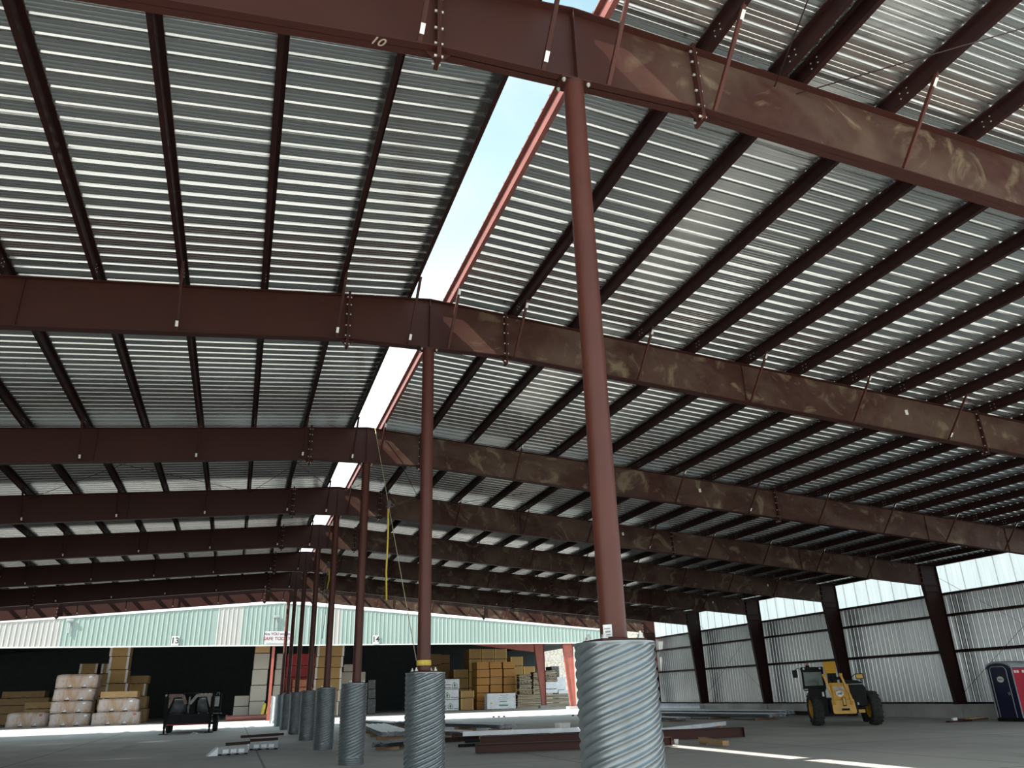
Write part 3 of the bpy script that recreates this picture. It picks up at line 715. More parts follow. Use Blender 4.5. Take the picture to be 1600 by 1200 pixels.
PACKS = {
'wrapA': (91, [('wrap', -23.16, -19.68, 0.0, 1.29)]),
'wrapB': (88, [('wrap', -19.03, -15.68, 0.0, 1.13), ('wrap', -19.11, -15.69, 1.13, 2.18), ('wrap', -19.08, -15.64, 2.18, 3.29), ('wrap', -19.03, -15.51, 3.29, 4.53)]),
'wrapC': (86, [('wrap', -15.25, -11.22, 0.0, 1.13), ('wrap', -14.89, -11.49, 1.13, 2.27), ('carton', -14.82, -11.68, 2.27, 2.88)]),
'tall': (92, [('edge', -15.5, -13.2, 0.0, 1.63), ('edge', -15.41, -13.27, 1.63, 2.86), ('edge', -15.28, -13.3, 2.86, 3.69), ('edge', -15.26, -13.46, 3.69, 4.96), ('edge', -15.34, -13.52, 4.96, 6.23), ('edge', -15.42, -13.53, 6.23, 7.53)]),
'tallR': (94.4, [('carton', -13.39, -11.39, 0.0, 1.27), ('carton', -13.33, -11.56, 1.27, 2.47), ('edge', -13.51, -11.84, 2.47, 3.68), ('carton', -13.53, -11.68, 3.68, 4.47)]),
'backL': (100, [('carton', -18.67, -17.08, 0.0, 1.27), ('carton', -18.76, -17.16, 1.27, 2.53), ('carton', -18.9, -17.23, 2.53, 3.81), ('carton', -19.1, -17.36, 3.81, 4.91), ('edge', -19.21, -17.46, 4.91, 5.96)]),
'backM': (100, [('carton', -16.83, -15.84, 0.0, 1.22), ('carton', -16.98, -15.98, 1.22, 2.62), ('carton', -17.11, -16.11, 2.62, 3.65), ('carton', -17.22, -16.28, 3.65, 4.89), ('edge', -17.09, -16.33, 4.89, 5.93)]),
'lowL': (105, [('carton', -28.7, -24.13, 0.0, 1.11), ('carton', -28.76, -24.11, 1.11, 1.95), ('carton', -28.74, -22.51, 1.95, 2.7), ('carton', -27.18, -23.02, 2.7, 3.41)]),
'lowM': (97, [('wrap', -23.02, -20.61, 0.0, 1.0), ('carton', -23.15, -20.74, 1.0, 1.54), ('carton', -23.15, -20.73, 1.54, 2.2)]),
'greyL': (86, [('grey', -1.6, -0.18, 0.0, 1.65), ('grey', -1.62, -0.12, 1.65, 3.1), ('grey', -1.58, -0.13, 3.1, 4.57), ('grey', -1.54, -0.08, 4.57, 6.07), ('carton', -1.52, -0.11, 6.07, 6.86)]),
'greyR': (86.5, [('grey', 0.51, 1.29, 0.0, 1.59), ('grey', 0.5, 1.36, 1.59, 3.07), ('grey', 0.56, 1.42, 3.07, 4.56), ('grey', 0.62, 1.49, 4.56, 6.07)]),
'greyS': (87, [('grey', -3.05, -1.62, 0.0, 1.22), ('grey', -3.03, -1.65, 1.22, 2.21)]),
'red': (90, [('brick', 2.45, 4.63, 0.0, 0.91), ('brick', 2.52, 4.65, 0.91, 1.52), ('brick', 2.54, 4.67, 1.52, 2.2), ('brick', 2.55, 4.63, 2.2, 2.88), ('brick', 2.56, 4.05, 2.88, 3.64)]),
'redtarp': (93.4, [('red', 1.83, 5.08, 0.0, 1.28), ('red', 1.87, 5.14, 1.28, 2.55), ('red', 1.89, 5.18, 2.55, 3.96), ('red', 1.99, 5.23, 3.96, 5.14), ('red', 2.03, 5.22, 5.14, 6.39)]),
'tan': (91, [('edge', 4.69, 7.54, 0.0, 1.39), ('edge', 4.75, 7.62, 1.39, 2.52), ('edge', 4.81, 7.69, 2.52, 3.66), ('edge', 4.86, 7.69, 3.66, 4.82), ('edge', 4.92, 7.77, 4.82, 5.93), ('edge', 4.98, 7.85, 5.93, 7.04)]),
'greyT': (92, [('grey', 7.72, 9.49, 0.0, 1.64), ('grey', 7.72, 9.5, 1.64, 2.92), ('grey', 7.78, 10.41, 2.92, 4.35), ('grey', 7.99, 9.1, 4.35, 5.15)]),
'black': (93, [('black', 10.88, 11.8, 0.0, 1.56), ('black', 10.91, 11.76, 1.56, 2.55), ('black', 10.87, 11.72, 2.55, 3.54)]),
'logo': (96, [('logo', 19.9, 22.06, 0.0, 1.24), ('logo', 19.97, 22.06, 1.24, 2.35), ('logo', 20.04, 22.14, 2.35, 3.48)]),
'tanR': (96, [('edge', 22.3, 23.86, 0.0, 1.32), ('edge', 22.3, 23.95, 1.32, 2.16)]),
'tanBehind': (103, [('edge', 22.51, 25.1, 0.0, 1.26), ('edge', 22.67, 25.15, 1.26, 2.46), ('edge', 23.0, 25.15, 2.46, 3.67), ('edge', 23.25, 25.15, 3.67, 4.74)]),
'osb0': (97, [('osb', 24.54, 25.98, 0.0, 0.91), ('osb', 24.55, 26.08, 0.91, 1.83), ('osb', 24.56, 26.09, 1.83, 2.7), ('osb', 24.57, 26.19, 2.7, 3.56), ('osb', 24.58, 26.2, 3.56, 4.51), ('osb', 24.59, 26.14, 4.51, 5.39)]),
'osb1': (97, [('osb', 26.22, 27.68, 0.0, 0.86), ('osb', 26.24, 27.7, 0.86, 1.79), ('osb', 26.25, 27.8, 1.79, 2.73), ('osb', 26.27, 27.82, 2.73, 3.6), ('osb', 26.29, 27.84, 3.6, 4.56), ('osb', 26.22, 27.78, 4.56, 5.37)]),
'osb2': (97, [('osb', 27.92, 29.47, 0.0, 0.81), ('osb', 27.94, 29.5, 0.81, 1.75), ('osb', 27.96, 29.53, 1.75, 2.69), ('osb', 27.99, 29.56, 2.69, 3.57), ('osb', 28.01, 29.59, 3.57, 4.53), ('osb', 27.95, 29.53, 4.53, 5.34)]),
'white': (94.5, [('white', 25.07, 28.63, 0.0, 1.77)]),
'ta': (103, [('edge', 25.27, 26.88, 0.0, 2.48), ('edge', 25.28, 26.91, 2.48, 4.4), ('edge', 25.3, 26.93, 4.4, 5.96), ('edge', 25.31, 26.95, 5.96, 7.22)]),
'tb': (103, [('edge', 26.96, 28.59, 0.0, 2.44), ('edge', 26.99, 28.63, 2.44, 4.37), ('edge', 27.02, 28.67, 4.37, 5.93), ('edge', 27.04, 28.7, 5.93, 7.2)]),
'tc': (103, [('edge', 28.68, 30.32, 0.0, 2.4), ('edge', 28.72, 30.38, 2.4, 4.34), ('edge', 28.76, 30.42, 4.34, 5.91), ('edge', 28.78, 30.46, 5.91, 7.18)]),
'td': (103, [('edge', 30.85, 32.52, 0.0, 2.74), ('edge', 30.92, 32.6, 2.74, 5.01), ('edge', 30.97, 32.66, 5.01, 6.2)]),
'te': (104, [('edge', 32.96, 34.57, 0.0, 2.71), ('edge', 33.02, 34.65, 2.71, 3.9), ('edge', 33.06, 34.69, 3.9, 5.01)]),
'dk': (108, [('carton', 20.33, 22.73, 0.0, 1.89), ('carton', 20.39, 22.8, 1.89, 3.85), ('carton', 20.44, 22.88, 3.85, 5.45), ('carton', 20.51, 22.87, 5.45, 6.9)]),
'dk2': (109.5, [('carton', 22.9, 24.4, 0.0, 1.83), ('carton', 22.89, 24.4, 1.83, 3.81), ('carton', 22.88, 24.4, 3.81, 5.74), ('carton', 22.87, 24.4, 5.74, 6.87)]),
'lumA': (95, [('lumber', 28.95, 35.78, 0.0, 0.56), ('lumber', 28.97, 35.73, 0.56, 1.06), ('lumber', 28.98, 35.67, 1.06, 1.56)]),
'lumB': (95.3, [('lumber', 29.35, 31.06, 1.56, 2.05), ('lumber', 29.36, 31.0, 2.05, 2.7), ('lumber', 29.38, 31.03, 2.7, 3.35), ('lumber', 29.4, 30.97, 3.35, 3.86)]),
'lumC': (95.3, [('lumber', 31.15, 32.72, 1.56, 2.05), ('lumber', 31.16, 32.74, 2.05, 2.6), ('lumber', 31.19, 32.68, 2.6, 3.2), ('lumber', 31.22, 32.72, 3.2, 4.1)]),
'lumD': (95.3, [('white', 32.8, 34.39, 1.56, 2.05), ('white', 32.83, 34.42, 2.05, 2.9), ('lumber', 32.86, 34.38, 2.9, 3.5), ('lumber', 32.89, 34.33, 3.5, 4.25)]),
'farw': (106, [('white', 38.72, 40.79, 0.0, 1.96), ('white', 37.78, 39.84, 1.96, 3.61), ('black', 37.85, 38.98, 3.61, 5.02)]),
}
DESC = {
'wrapA': ('film-wrapped brown board pack', 'lying alone at far left on the alley floor'),
'wrapB': ('film-wrapped brown board pack', 'of the four-high film-wrapped stack at the left'),
'wrapC': ('brown board pack', 'of the three-high stack before the tall white-edged one'),
'tall': ('tan white-edged board pack', 'of the tall stack reaching the cladding'),
'tallR': ('tan board pack', 'of the short stack just right of the tall white-edged stack'),
'backL': ('dim tan board pack', 'of the stack above the four-high wrapped one'),
'backM': ('dim tan board pack', 'of the stack left of the tall one'),
'lowL': ('dark brown board pack', 'of the wide dim stack at the far left edge'),
'lowM': ('brown board pack', 'of the low stack behind the lone film-wrapped pack'),
'greyL': ('greige board pack', 'of the tall stack left of the orange-lit shed post'),
'greyR': ('greige board pack', 'of the stack just right of the orange-lit shed post'),
'greyS': ('greige board pack', 'of the low two-high stack beside the trailer'),
'red': ('terracotta bundle', 'of the stack below the red tarps'),
'redtarp': ('red tarped pack', 'of the bright red stack behind the ridge columns'),
'tan': ('tan pale-edged board pack', 'of the tall stack behind the fourth column'),
'greyT': ('grey board pack', 'of the stack behind the third column'),
'black': ('black wrapped pack', 'of the small dark stack under the number 14 sign'),
'logo': ('green house-printed white pack', 'of the stack right of the second pier'),
'tanR': ('tan board pack', 'of the low pair right of the white house-printed packs'),
'tanBehind': ('dim tan board pack', 'of the stack behind the white house-printed packs'),
'osb0': ('orange strand board pack', 'of the left strand board stack'),
'osb1': ('orange strand board pack', 'of the middle strand board stack'),
'osb2': ('orange strand board pack', 'of the right strand board stack'),
'white': ('long white wrapped pack with green printing', 'standing in front of the strand board stacks'),
'ta': ('yellow-edged tan pack', 'of the back stack above the left strand board stack'),
'tb': ('yellow-edged tan pack', 'of the back stack above the middle strand board stack'),
'tc': ('yellow-edged tan pack', 'of the back stack above the right strand board stack'),
'td': ('yellow-edged tan pack', 'of the back stack stepping down right of the strand boards'),
'te': ('yellow-edged tan pack', 'of the lowest back stack, behind the grey lumber'),
'dk': ('very dark board pack', 'of the dim stack just right of the second column'),
'dk2': ('very dark board pack', 'of the dim stack left of the yellow-edged back stacks'),
'lumA': ('long bundle of grey lumber', 'of the long low pile beside the red shed column'),
'lumB': ('short bundle of grey lumber', 'of the left heap on the long lumber pile'),
'lumC': ('short bundle of grey lumber', 'of the middle heap on the long lumber pile'),
'lumD': ('pale bundle', 'of the right heap on the long lumber pile'),
'farw': ('pale wrapped pack', 'of the stack behind the red shed column'),
}
LEVEL = {1: [''], 2: ['lower', 'upper'], 3: ['bottom', 'middle', 'top'], 4: ['bottom', 'second', 'third', 'top'], 5: ['bottom', 'second', 'third', 'fourth', 'top'], 6: ['bottom', 'second', 'third', 'fourth', 'fifth', 'top']}
sd = 0
for key, (y, rows) in PACKS.items():
    what, where = DESC[key]
    for i, (kind, x0, x1, z0, z1) in enumerate(rows):
        sd += 1
        if kind == 'edge' and key in ('tall', 'backL', 'backM', 'tan', 'tallR'): kind = 'edgew'
        lv = LEVEL[len(rows)][i]
        lab = (what+' '+where) if not lv else '%s %s %s' % (lv, what, where)
        depth = {'wrapA': 2.4, 'white': 1.1, 'lumA': 1.2, 'lumB': 1.1, 'lumC': 1.1, 'lumD': 1.1, 'red': 1.8}.get(key, 2.3)
        sdd = 1 if key == 'wrapA' else (20 if (key == 'wrapC' and i == 0) else 40+2*sd + (i % 2))
        if kind == 'logo': sdd = i
        pack(kind, x0, x1, z0, z1, y, depth, lab, what+'s', sdd)

# ------------------------------------------------------------------ posts, signs and lamps of the old shed
p = thing('shed_post', 'orange-lit steel post under the safety sign at the front of the old shed', 'post', (0.0, FYO+0.35, 0))
m = MB(); m.box(-0.12, 0.12, -0.10, -0.088, 0, 6.5); m.box(-0.12, 0.12, 0.088, 0.10, 0, 6.5); m.box(-0.006, 0.006, -0.09, 0.09, 0, 6.5); m.build('wide_flange_section', M['old_red'], p)
m = MB(); m.box(-0.2, 0.2, -0.2, 0.2, 0, 0.03); m.build('base_plate', M['old_red'], p)
def tapered(name, label, x, y, w0, w1, h, rz):
    r = thing(name, label, 'post', (x, y, 0), rz, 'red tapered posts of the old shed')
    m = MB(); m.prism([(-0.0, -0.006, 0.3), (w0, -0.006, 0.3), (w0, -0.006, h), (w0-w1, -0.006, h)], (0, 0.012, 0)); m.build('web', M['old_red'], r)
    m = MB(); m.bar((0, 0, 0.3), (w0-w1, 0, h), 0.25, 0.016, (1, 0, 0)); m.build('inner_flange', M['old_red'], r)
    m = MB(); m.box(w0-0.01, w0+0.01, -0.125, 0.125, 0.3, h); m.build('outer_flange', M['old_red'], r)
    m = MB(); m.box(-0.35, w0+0.35, -0.4, 0.4, 0, 0.3); m.build('footing', M['concrete'], r)
    return r
tapered('shed_post', 'red tapered post standing on a footing right of the grey lumber pile', 29.75, FYO+0.35, 0.55, 1.15, 6.45, 0)
tapered('shed_post', 'red tapered post deeper inside the old shed behind the lumber heaps', 31.0, 92.0, 0.5, 1.25, 7.1, 0)
m = MB(); m.prism([(15.0, 92-0.1, 7.95), (30.2, 92-0.1, 6.2), (30.2, 92-0.1, 7.2), (15.0, 92-0.1, 8.6)], (0, 0.2, 0)); tag(m.build('shed_rafter', M['old_red']), 'red sloping beam inside the old shed under the mint cladding', 'beam')
for lab, x in (('left yellow bollard leaning beside the orange-lit shed post', -0.42), ('right yellow bollard beside the orange-lit shed post', 0.02)):
    b = thing('bollard', lab, 'bollard', (x-0.02, 85.0, 0), 0, 'pair of yellow bollards')
    m = MB(); m.cyl((0, 0, 0), (0.22, 0.0, 1.35), 0.15, n=16); m.lathe([(0.15, 1.35), (0.12, 1.43), (0.05, 1.47), (0.0, 1.48)], 16, (0.22, 0, 0)); m.build('concrete_filled_pipe', M['bollard'], b)
m = MB(); m.cyl((-3.5, 82.4, 0.27), (0.9, 83.2, 0.27), 0.24, n=20); m.cyl((-3.52, 82.4, 0.27), (-3.62, 82.38, 0.27), 0.30, n=20)
tag(m.build('steel_pipe', M['pipe_pink_sunlit_primer']), 'pinkish red steel pipe lying on the sunlit alley floor', 'pipe')
def board_sign(name, label, x0, x1, z0, z1, lines):
    r = thing(name, label, 'sign', ((x0+x1)/2, FYO-0.08, (z0+z1)/2)); hw, hh = (x1-x0)/2, (z1-z0)/2
    m = MB(); m.box(-hw, hw, -0.03, 0, -hh, hh); m.build('board', M['signwhite'], r)
    for body, size, mt, dx, dz, shr in lines: text(body, size, mt, 'lettering', r, (dx, -0.034, dz), (math.pi/2, 0, 0), shear=shr)
    return r
board_sign('number_sign', 'white number sign on the mint cladding above the trailer, reading 13', -8.95, -8.28, 6.50, 7.32, [('13', 0.70, M['ink'], 0, 0, 0)])
board_sign('number_sign', 'white number sign between the second and third columns, reading 14', 9.12, 9.78, 6.50, 7.32, [('14', 0.70, M['ink'], 0, 0, 0)])
board_sign('safety_sign', 'white safety sign with purple and red lettering above the old shed opening', -0.92, 1.45, 6.52, 7.72,
           [('Are YOU working', 0.33, M['signpurple'], 0, 0.34, 0.1), ('SAFE TODAY?', 0.42, M['signred'], 0, -0.08, 0.1), ('_______________________', 0.17, M['ink'], 0, -0.43, 0)])
for lab, x, z in (('small floodlight on the white and mint cladding joint at the left', -17.3, 8.55), ('small floodlight above the safety sign', 0.02, 8.9)):
    r = thing('floodlight', lab, 'lamp', (x, FYO-0.08, z), 0, 'floodlights on the cladding')
    m = MB(); m.box(-0.30, 0.30, -0.16, 0.0, 0.0, 0.24); m.build('lamp_housing', M['greymetal'], r, bevel=0.03)
    m = MB(); m.box(-0.07, 0.07, -0.10, 0, -0.95, 0.06); m.build('conduit', M['greymetal'], r)

# ================================================================== MATERIAL LYING ON THE FLOOR
def rot_thing(name, label, cat, a, b, group=None, z=0.0):
    """a thing whose local x axis runs from floor point a to floor point b"""
    d = Vector((b[0]-a[0], b[1]-a[1])); r = thing(name, label, cat, (a[0], a[1], z), math.atan2(d.y, d.x), group); return r, d.length
def sheet_bundle(label, a, b, width, n=6, z0=0.16, mt='galv', blocks=(0.06, 0.35, 0.65, 0.94), flip=1):
    r, L = rot_thing('sheet_bundle', label, 'sheet bundle', a, b, 'bundles of ribbed sheets on the floor')
    R = random.Random(int(L*100)); nr = max(2, int(width/0.305)); w = nr*0.305
    for k in range(n):
        m = MB(); z = z0+0.030*k; ex = R.uniform(-0.12, 0.12); pts = []
        for q in range(nr):
            y = q*0.305; pts += [(y, 0), (y+0.03, 0.036), (y+0.055, 0.036), (y+0.085, 0)]
        pts.append((w, 0)); nn = len(pts)
        v = [(ex, flip*y, z+h) for y, h in pts]+[(L+ex, flip*y, z+h) for y, h in pts]
        v += [(ex, flip*y, z+h-0.006) for y, h in pts]+[(L+ex, flip*y, z+h-0.006) for y, h in pts]
        f = [(i, i+1, i+1+nn, i+nn) for i in range(nn-1)]+[(i+2*nn, i+3*nn, i+1+3*nn, i+1+2*nn) for i in range(nn-1)]
        f += [(i, i+2*nn, i+1+2*nn, i+1) for i in range(nn-1)]+[(i+nn, i+1+nn, i+1+3*nn, i+3*nn) for i in range(nn-1)]
        m.add(v, f); m.build('ribbed_sheet', M[mt], r)
    for t in blocks:
        m = MB(); m.box(L*t-0.07, L*t+0.07, *sorted((flip*-0.12, flip*(w+0.12))), 0.0, z0-0.008); m.build('timber_bearer', M['wood'], r)
    return r
sheet_bundle('bundle of pale ribbed sheets on bearers just right of the third pier', (3.95, 35.5), (4.85, 47.2), 1.5)
sheet_bundle('dull galvanised bundle of short ribbed sheets between the second and third piers', (1.45, 29.6), (2.75, 30.9), 0.75, 5, 0.10, 'greymetal', (0.2, 0.8), -1)
sheet_bundle('long pale sheet bundle on timber bearers right of the second pier', (9.0, 36.8), (6.3, 47.5), 1.1, 6, 0.22)
sheet_bundle('short pale sheet bundle lying close to the second pier', (6.7, 35.9), (5.6, 40.5), 0.9, 4, 0.10)
sheet_bundle('small pale sheet bundle on bearers behind the third pier', (6.0, 48.4), (5.4, 55.0), 0.9, 4, 0.22, flip=1)
sheet_bundle('low pale sheet bundle nearest the first pier on the right', (20.3, 41.0), (19.3, 51.5), 1.2, 4, 0.10)
sheet_bundle('long pale sheet bundle in the middle of the right side group', (24.2, 38.0), (22.4, 50.5), 1.5, 6, 0.14)
sheet_bundle('long pale sheet bundle ending nearest the telehandler', (26.5, 40.3), (24.4, 52.5), 1.5, 7, 0.16)
sheet_bundle('far pale sheet bundle at the foot of the right wall', (28.3, 50.5), (27.3, 60.2), 1.2, 5, 0.14, 'whiteclad')
def ibeam(label, a, b, d, w, mt='primer', z=0.0, name='steel_beam', tip=0.0, group='steel lying on the floor'):
    r, L = rot_thing(name, label, 'steel beam', a, b, group, z)
    t = 0.012; m = MB()
    m.prism([(0, -t/2, 0.01), (L, -t/2, 0.01+tip), (L, -t/2, d-0.01), (0, -t/2, d-0.01)], (0, t, 0)); m.build('web', M[mt], r)
    m = MB(); m.prism([(0, -w/2, 0), (L, -w/2, tip), (L, -w/2, tip+0.014), (0, -w/2, 0.014)], (0, w, 0)); m.build('bottom_flange', M[mt], r)
    m = MB(); m.box(0, L, -w/2, w/2, d-0.014, d); m.build('top_flange', M[mt], r)
    m = MB(); m.box(-0.012, 0, -w/2, w/2, 0, d); m.box(L, L+0.012, -w/2, w/2, tip, d); m.build('end_plate', M[mt], r)
    return r
ibeam('maroon beam lying nearest the camera left of the first pier', (3.78, 25.3), (9.6, 24.1), 0.24, 0.24, z=0.03)
ibeam('long maroon beam passing behind the first pier, with its tapered end at right', (4.75, 28.1), (13.6, 26.2), 0.31, 0.24, z=0.03)
ibeam('thin dark maroon beam behind the long one, left of the first pier', (4.3, 31.7), (11.2, 31.5), 0.16, 0.16, 'dark_and_shaded_primer', 0.03)
ibeam('maroon channel with a reddish end beside the first pier', (5.4, 34.4), (11.7, 33.4), 0.15, 0.14, 'primer', 0.06)
ibeam('dark beam lying in front of the right side sheet bundles', (12.0, 32.6), (14.6, 33.8), 0.16, 0.2, 'dark_and_shaded_primer', 0.05)
ibeam('long dark beam at the foot of the right wall behind the sheet bundles', (26.9, 52.5), (28.0, 37.2), 0.20, 0.3, 'dark_and_shaded_primer', 0.05)
def channel(label, a, b, d, w, z, mt='galv'):
    r, L = rot_thing('metal_channel', label, 'metal channel', a, b, 'steel lying on the floor', z)
    m = MB(); m.box(0, L, 0, 0.01, 0, d); m.box(0, L, 0, w, 0, 0.008); m.box(0, L, 0, w, d-0.008, d); m.build('channel_section', M[mt], r)
    m = MB()
    for t in (0.1, 0.5, 0.9): m.box(L*t-0.05, L*t+0.05, -0.05, w+0.05, -z, -0.002)
    m.build('timber_bearer', M['wood'], r); return r
channel('pale galvanised channel lying along the maroon beams left of the first pier', (4.9, 30.9), (11.4, 29.7), 0.16, 0.16, 0.24)
channel('pale galvanised channel right of the first pier', (12.2, 29.6), (17.3, 32.9), 0.16, 0.18, 0.10)
channel('large pale channel lying against the far curb of the right wall', (28.35, 53.1), (28.35, 59.6), 0.30, 0.30, 0.30)
m = MB()
for k, (a, b) in enumerate((((4.2, 28.9), (8.2, 29.0)), ((4.6, 29.5), (7.6, 29.7)))):
    mm = MB(); mm.cyl((a[0], a[1], 0.05+0.09*k), (b[0], b[1], 0.05+0.09*k), 0.05, n=12)
    tag(mm.build('steel_tube', M['black']), ('lower' if k == 0 else 'upper') + ' black tube poking out left of the maroon beams', 'tube', 'steel lying on the floor')
m = MB(); m.box(-0.28, 0.28, -0.22, 0.22, 0, 0.34); b = thing('foam_box', 'white foam box on the floor left of the first pier', 'box', (11.0, 36.3, 0), 0.2)
m.build('box_shell', M['white'], b, bevel=0.02); m = MB(); m.box(-0.29, 0.29, -0.23, 0.23, 0.30, 0.36); m.build('lid', M['white'], b, bevel=0.015)
b = thing('timber_offcut', 'rough timber offcut lying right of the first pier', 'timber', (10.85, 24.4, 0), -1.75)
m = MB(); m.bar((0, 0, 0.14), (1.55, 0.15, 0.10), 0.20, 0.13); m.build('plank', M['wood'], b); m = MB(); m.bar((-0.10, -0.02, 0.05), (0.5, 0.0, 0.05), 0.05, 0.08); m.build('splinter', M['wood'], b)
for lab, x, y, w, h in (('scrap of timber beside the long maroon beam right of the first pier', 9.9, 25.0, 0.18, 0.14), ('white paper cup by the maroon beam right of the first pier', 10.25, 24.9, 0.07, 0.15)):
    m = MB(); (m.box(-w, w, -0.06, 0.06, 0, h) if w > 0.1 else m.lathe([(0.0, 0.001), (0.055, 0.0), (0.08, h), (0.07, h), (0.05, 0.02)], 16))
    o = m.build('timber_scrap' if w > 0.1 else 'paper_cup', M['wood'] if w > 0.1 else M['white'], None, (x, y, 0)); tag(o, lab, 'scrap' if w > 0.1 else 'cup')
def crumple(label, x, y, s, seed):
    R = random.Random(seed); m = MB(); n = 12; v = [(0, 0, 0.55*s)]
    for ring, (rr, zz) in enumerate(((0.4, 0.42), (0.8, 0.2), (1.1, 0.0))):
        for k in range(n):
            t = 2*math.pi*k/n; q = rr*s*R.uniform(0.7, 1.3); v.append((q*math.cos(t)*1.4, q*math.sin(t), max(0, zz*s*R.uniform(0.4, 1.5))))
    f = [(0, 1+k, 1+(k+1) % n) for k in range(n)]
    for ring in range(2):
        for k in range(n): f.append((1+ring*n+k, 1+(ring+1)*n+k, 1+(ring+1)*n+(k+1) % n, 1+ring*n+(k+1) % n))
    m.add(v, f); tag(m.build('film_scrap', M['film'], None, (x, y, 0)), label, 'plastic film')
crumple('crumpled clear film on the floor in front of the trailer', -5.0, 51.0, 0.26, 1)
crumple('crumpled pale film beside the sixth pier', -0.62, 45.3, 0.26, 2)
crumple('scrap of film on the floor beside the fourth pier', 0.75, 29.0, 0.2, 5)
def bracket_set(label, a, b, posts, bars, seed):
    """rack of short galvanised brackets with dark bars lying on top"""
    r, L = rot_thing('bracket_rack', label, 'bracket rack', a, b, 'galvanised racks on the floor at the left')
    m = MB(); m.box(0, L, -0.25, -0.235, 0.03, 0.25); m.box(0, L, 0.235, 0.25, 0.03, 0.25); m.box(0, L, -0.25, 0.25, 0.24, 0.255); m.build('tray', M['greymetal'], r)
    m = MB(); m.prism([(-0.30, -0.25, 0.0), (0.0, -0.25, 0.0), (0.0, -0.25, 0.25)], (0, 0.5, 0)); m.build('sloped_end', M['galv'], r)
    for t in (0.08, 0.36, 0.64, 0.93):
        m = MB(); m.box(L*t-0.05, L*t+0.05, -0.28, 0.28, 0.0, 0.05); m.build('foot', M['black'], r)
    for k in range(3):
        m = MB(); x = L*(0.25+0.26*k); m.box(x-0.09, x+0.09, -0.262, -0.25, 0.07, 0.18); m.build('cut_out', M['galv'], r)
    for xa, xb, y, z, sk in bars:
        m = MB(); m.bar((xa*L, y, z), (xb*L, y+sk, z+0.02), 0.13, 0.09); m.build('dark_bar', M['dark_and_shaded_primer'], r)
bracket_set('nearer galvanised rack with one dark bar on the floor at the left', (-3.5, 31.0), (-2.55, 31.15), 3, [(0.25, 1.05, -0.18, 0.33, 0.0)], 1)
bracket_set('farther galvanised rack with two dark bars on the floor at the left', (-2.42, 33.4), (-1.42, 33.3), 3, [(0.02, 0.98, -0.2, 0.32, 0.0), (-0.35, 0.45, 0.15, 0.44, 0.02), (0.45, 1.15, 0.17, 0.46, -0.02)], 2)
d = thing('timber_plank', 'flat reddish planks scattered in front of the portable toilet', 'timber', (25.35, 28.75, 0), -0.05)
for k, (x, y, L, a) in enumerate(((0, 0, 1.3, 0.1), (0.6, 0.25, 1.5, -0.15), (0.7, -0.35, 1.2, 0.3))):
    m = MB(); m.bar((x, y, 0.04+0.05*k), (x+L*math.cos(a), y+L*math.sin(a), 0.04+0.05*k), 0.2, 0.05); m.build('plank', M['wood'] if k == 2 else M['primer'], d)
m = MB(); m.box(0.4, 0.62, 0.1, 0.2, 0.0, 0.17); m.build('offcut', M['white'], d)
for lab, x, y in (('left group of dark anchor stubs on the floor right of the second pier', 15.9, 62.5), ('middle group of dark anchor stubs on the floor behind the white foam box', 20.6, 58.0), ('right group of dark anchor stubs on the floor left of the first pier', 22.5, 60.5)):
    b = thing('anchor_stub', lab, 'anchor bolts', (x, y, 0), 0, 'anchor stubs in the slab')
    for k in range(3):
        m = MB(); m.cyl((0.42*k, 0, 0), (0.42*k, 0, 0.10), 0.08, n=10); m.build('bolt_end', M['rod'], b)

# flat pale streaks laid on the slab at the left
for lab, x0, x1, y, dy in (('upper left pale streak on the slab near the lone wrapped pack', -12.6, -10.0, 46.6, 0.9), ('pale streak on the slab in front of the trailer at the left', -7.3, -5.6, 44.3, 1.5), ('lowest pale streak on the slab at the bottom left', -7.6, -5.4, 31.6, 0.5)):
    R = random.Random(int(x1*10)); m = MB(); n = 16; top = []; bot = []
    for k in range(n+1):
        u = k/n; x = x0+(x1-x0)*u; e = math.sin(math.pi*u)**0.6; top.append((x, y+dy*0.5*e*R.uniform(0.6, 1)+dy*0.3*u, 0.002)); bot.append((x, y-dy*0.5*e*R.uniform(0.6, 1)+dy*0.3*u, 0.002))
    m.add(top+bot, [(i, i+n+1, i+n+2, i+1) for i in range(n)]); tag(m.build('pale_streak', M['film']), lab, 'floor smear', 'pale streaks on the slab')

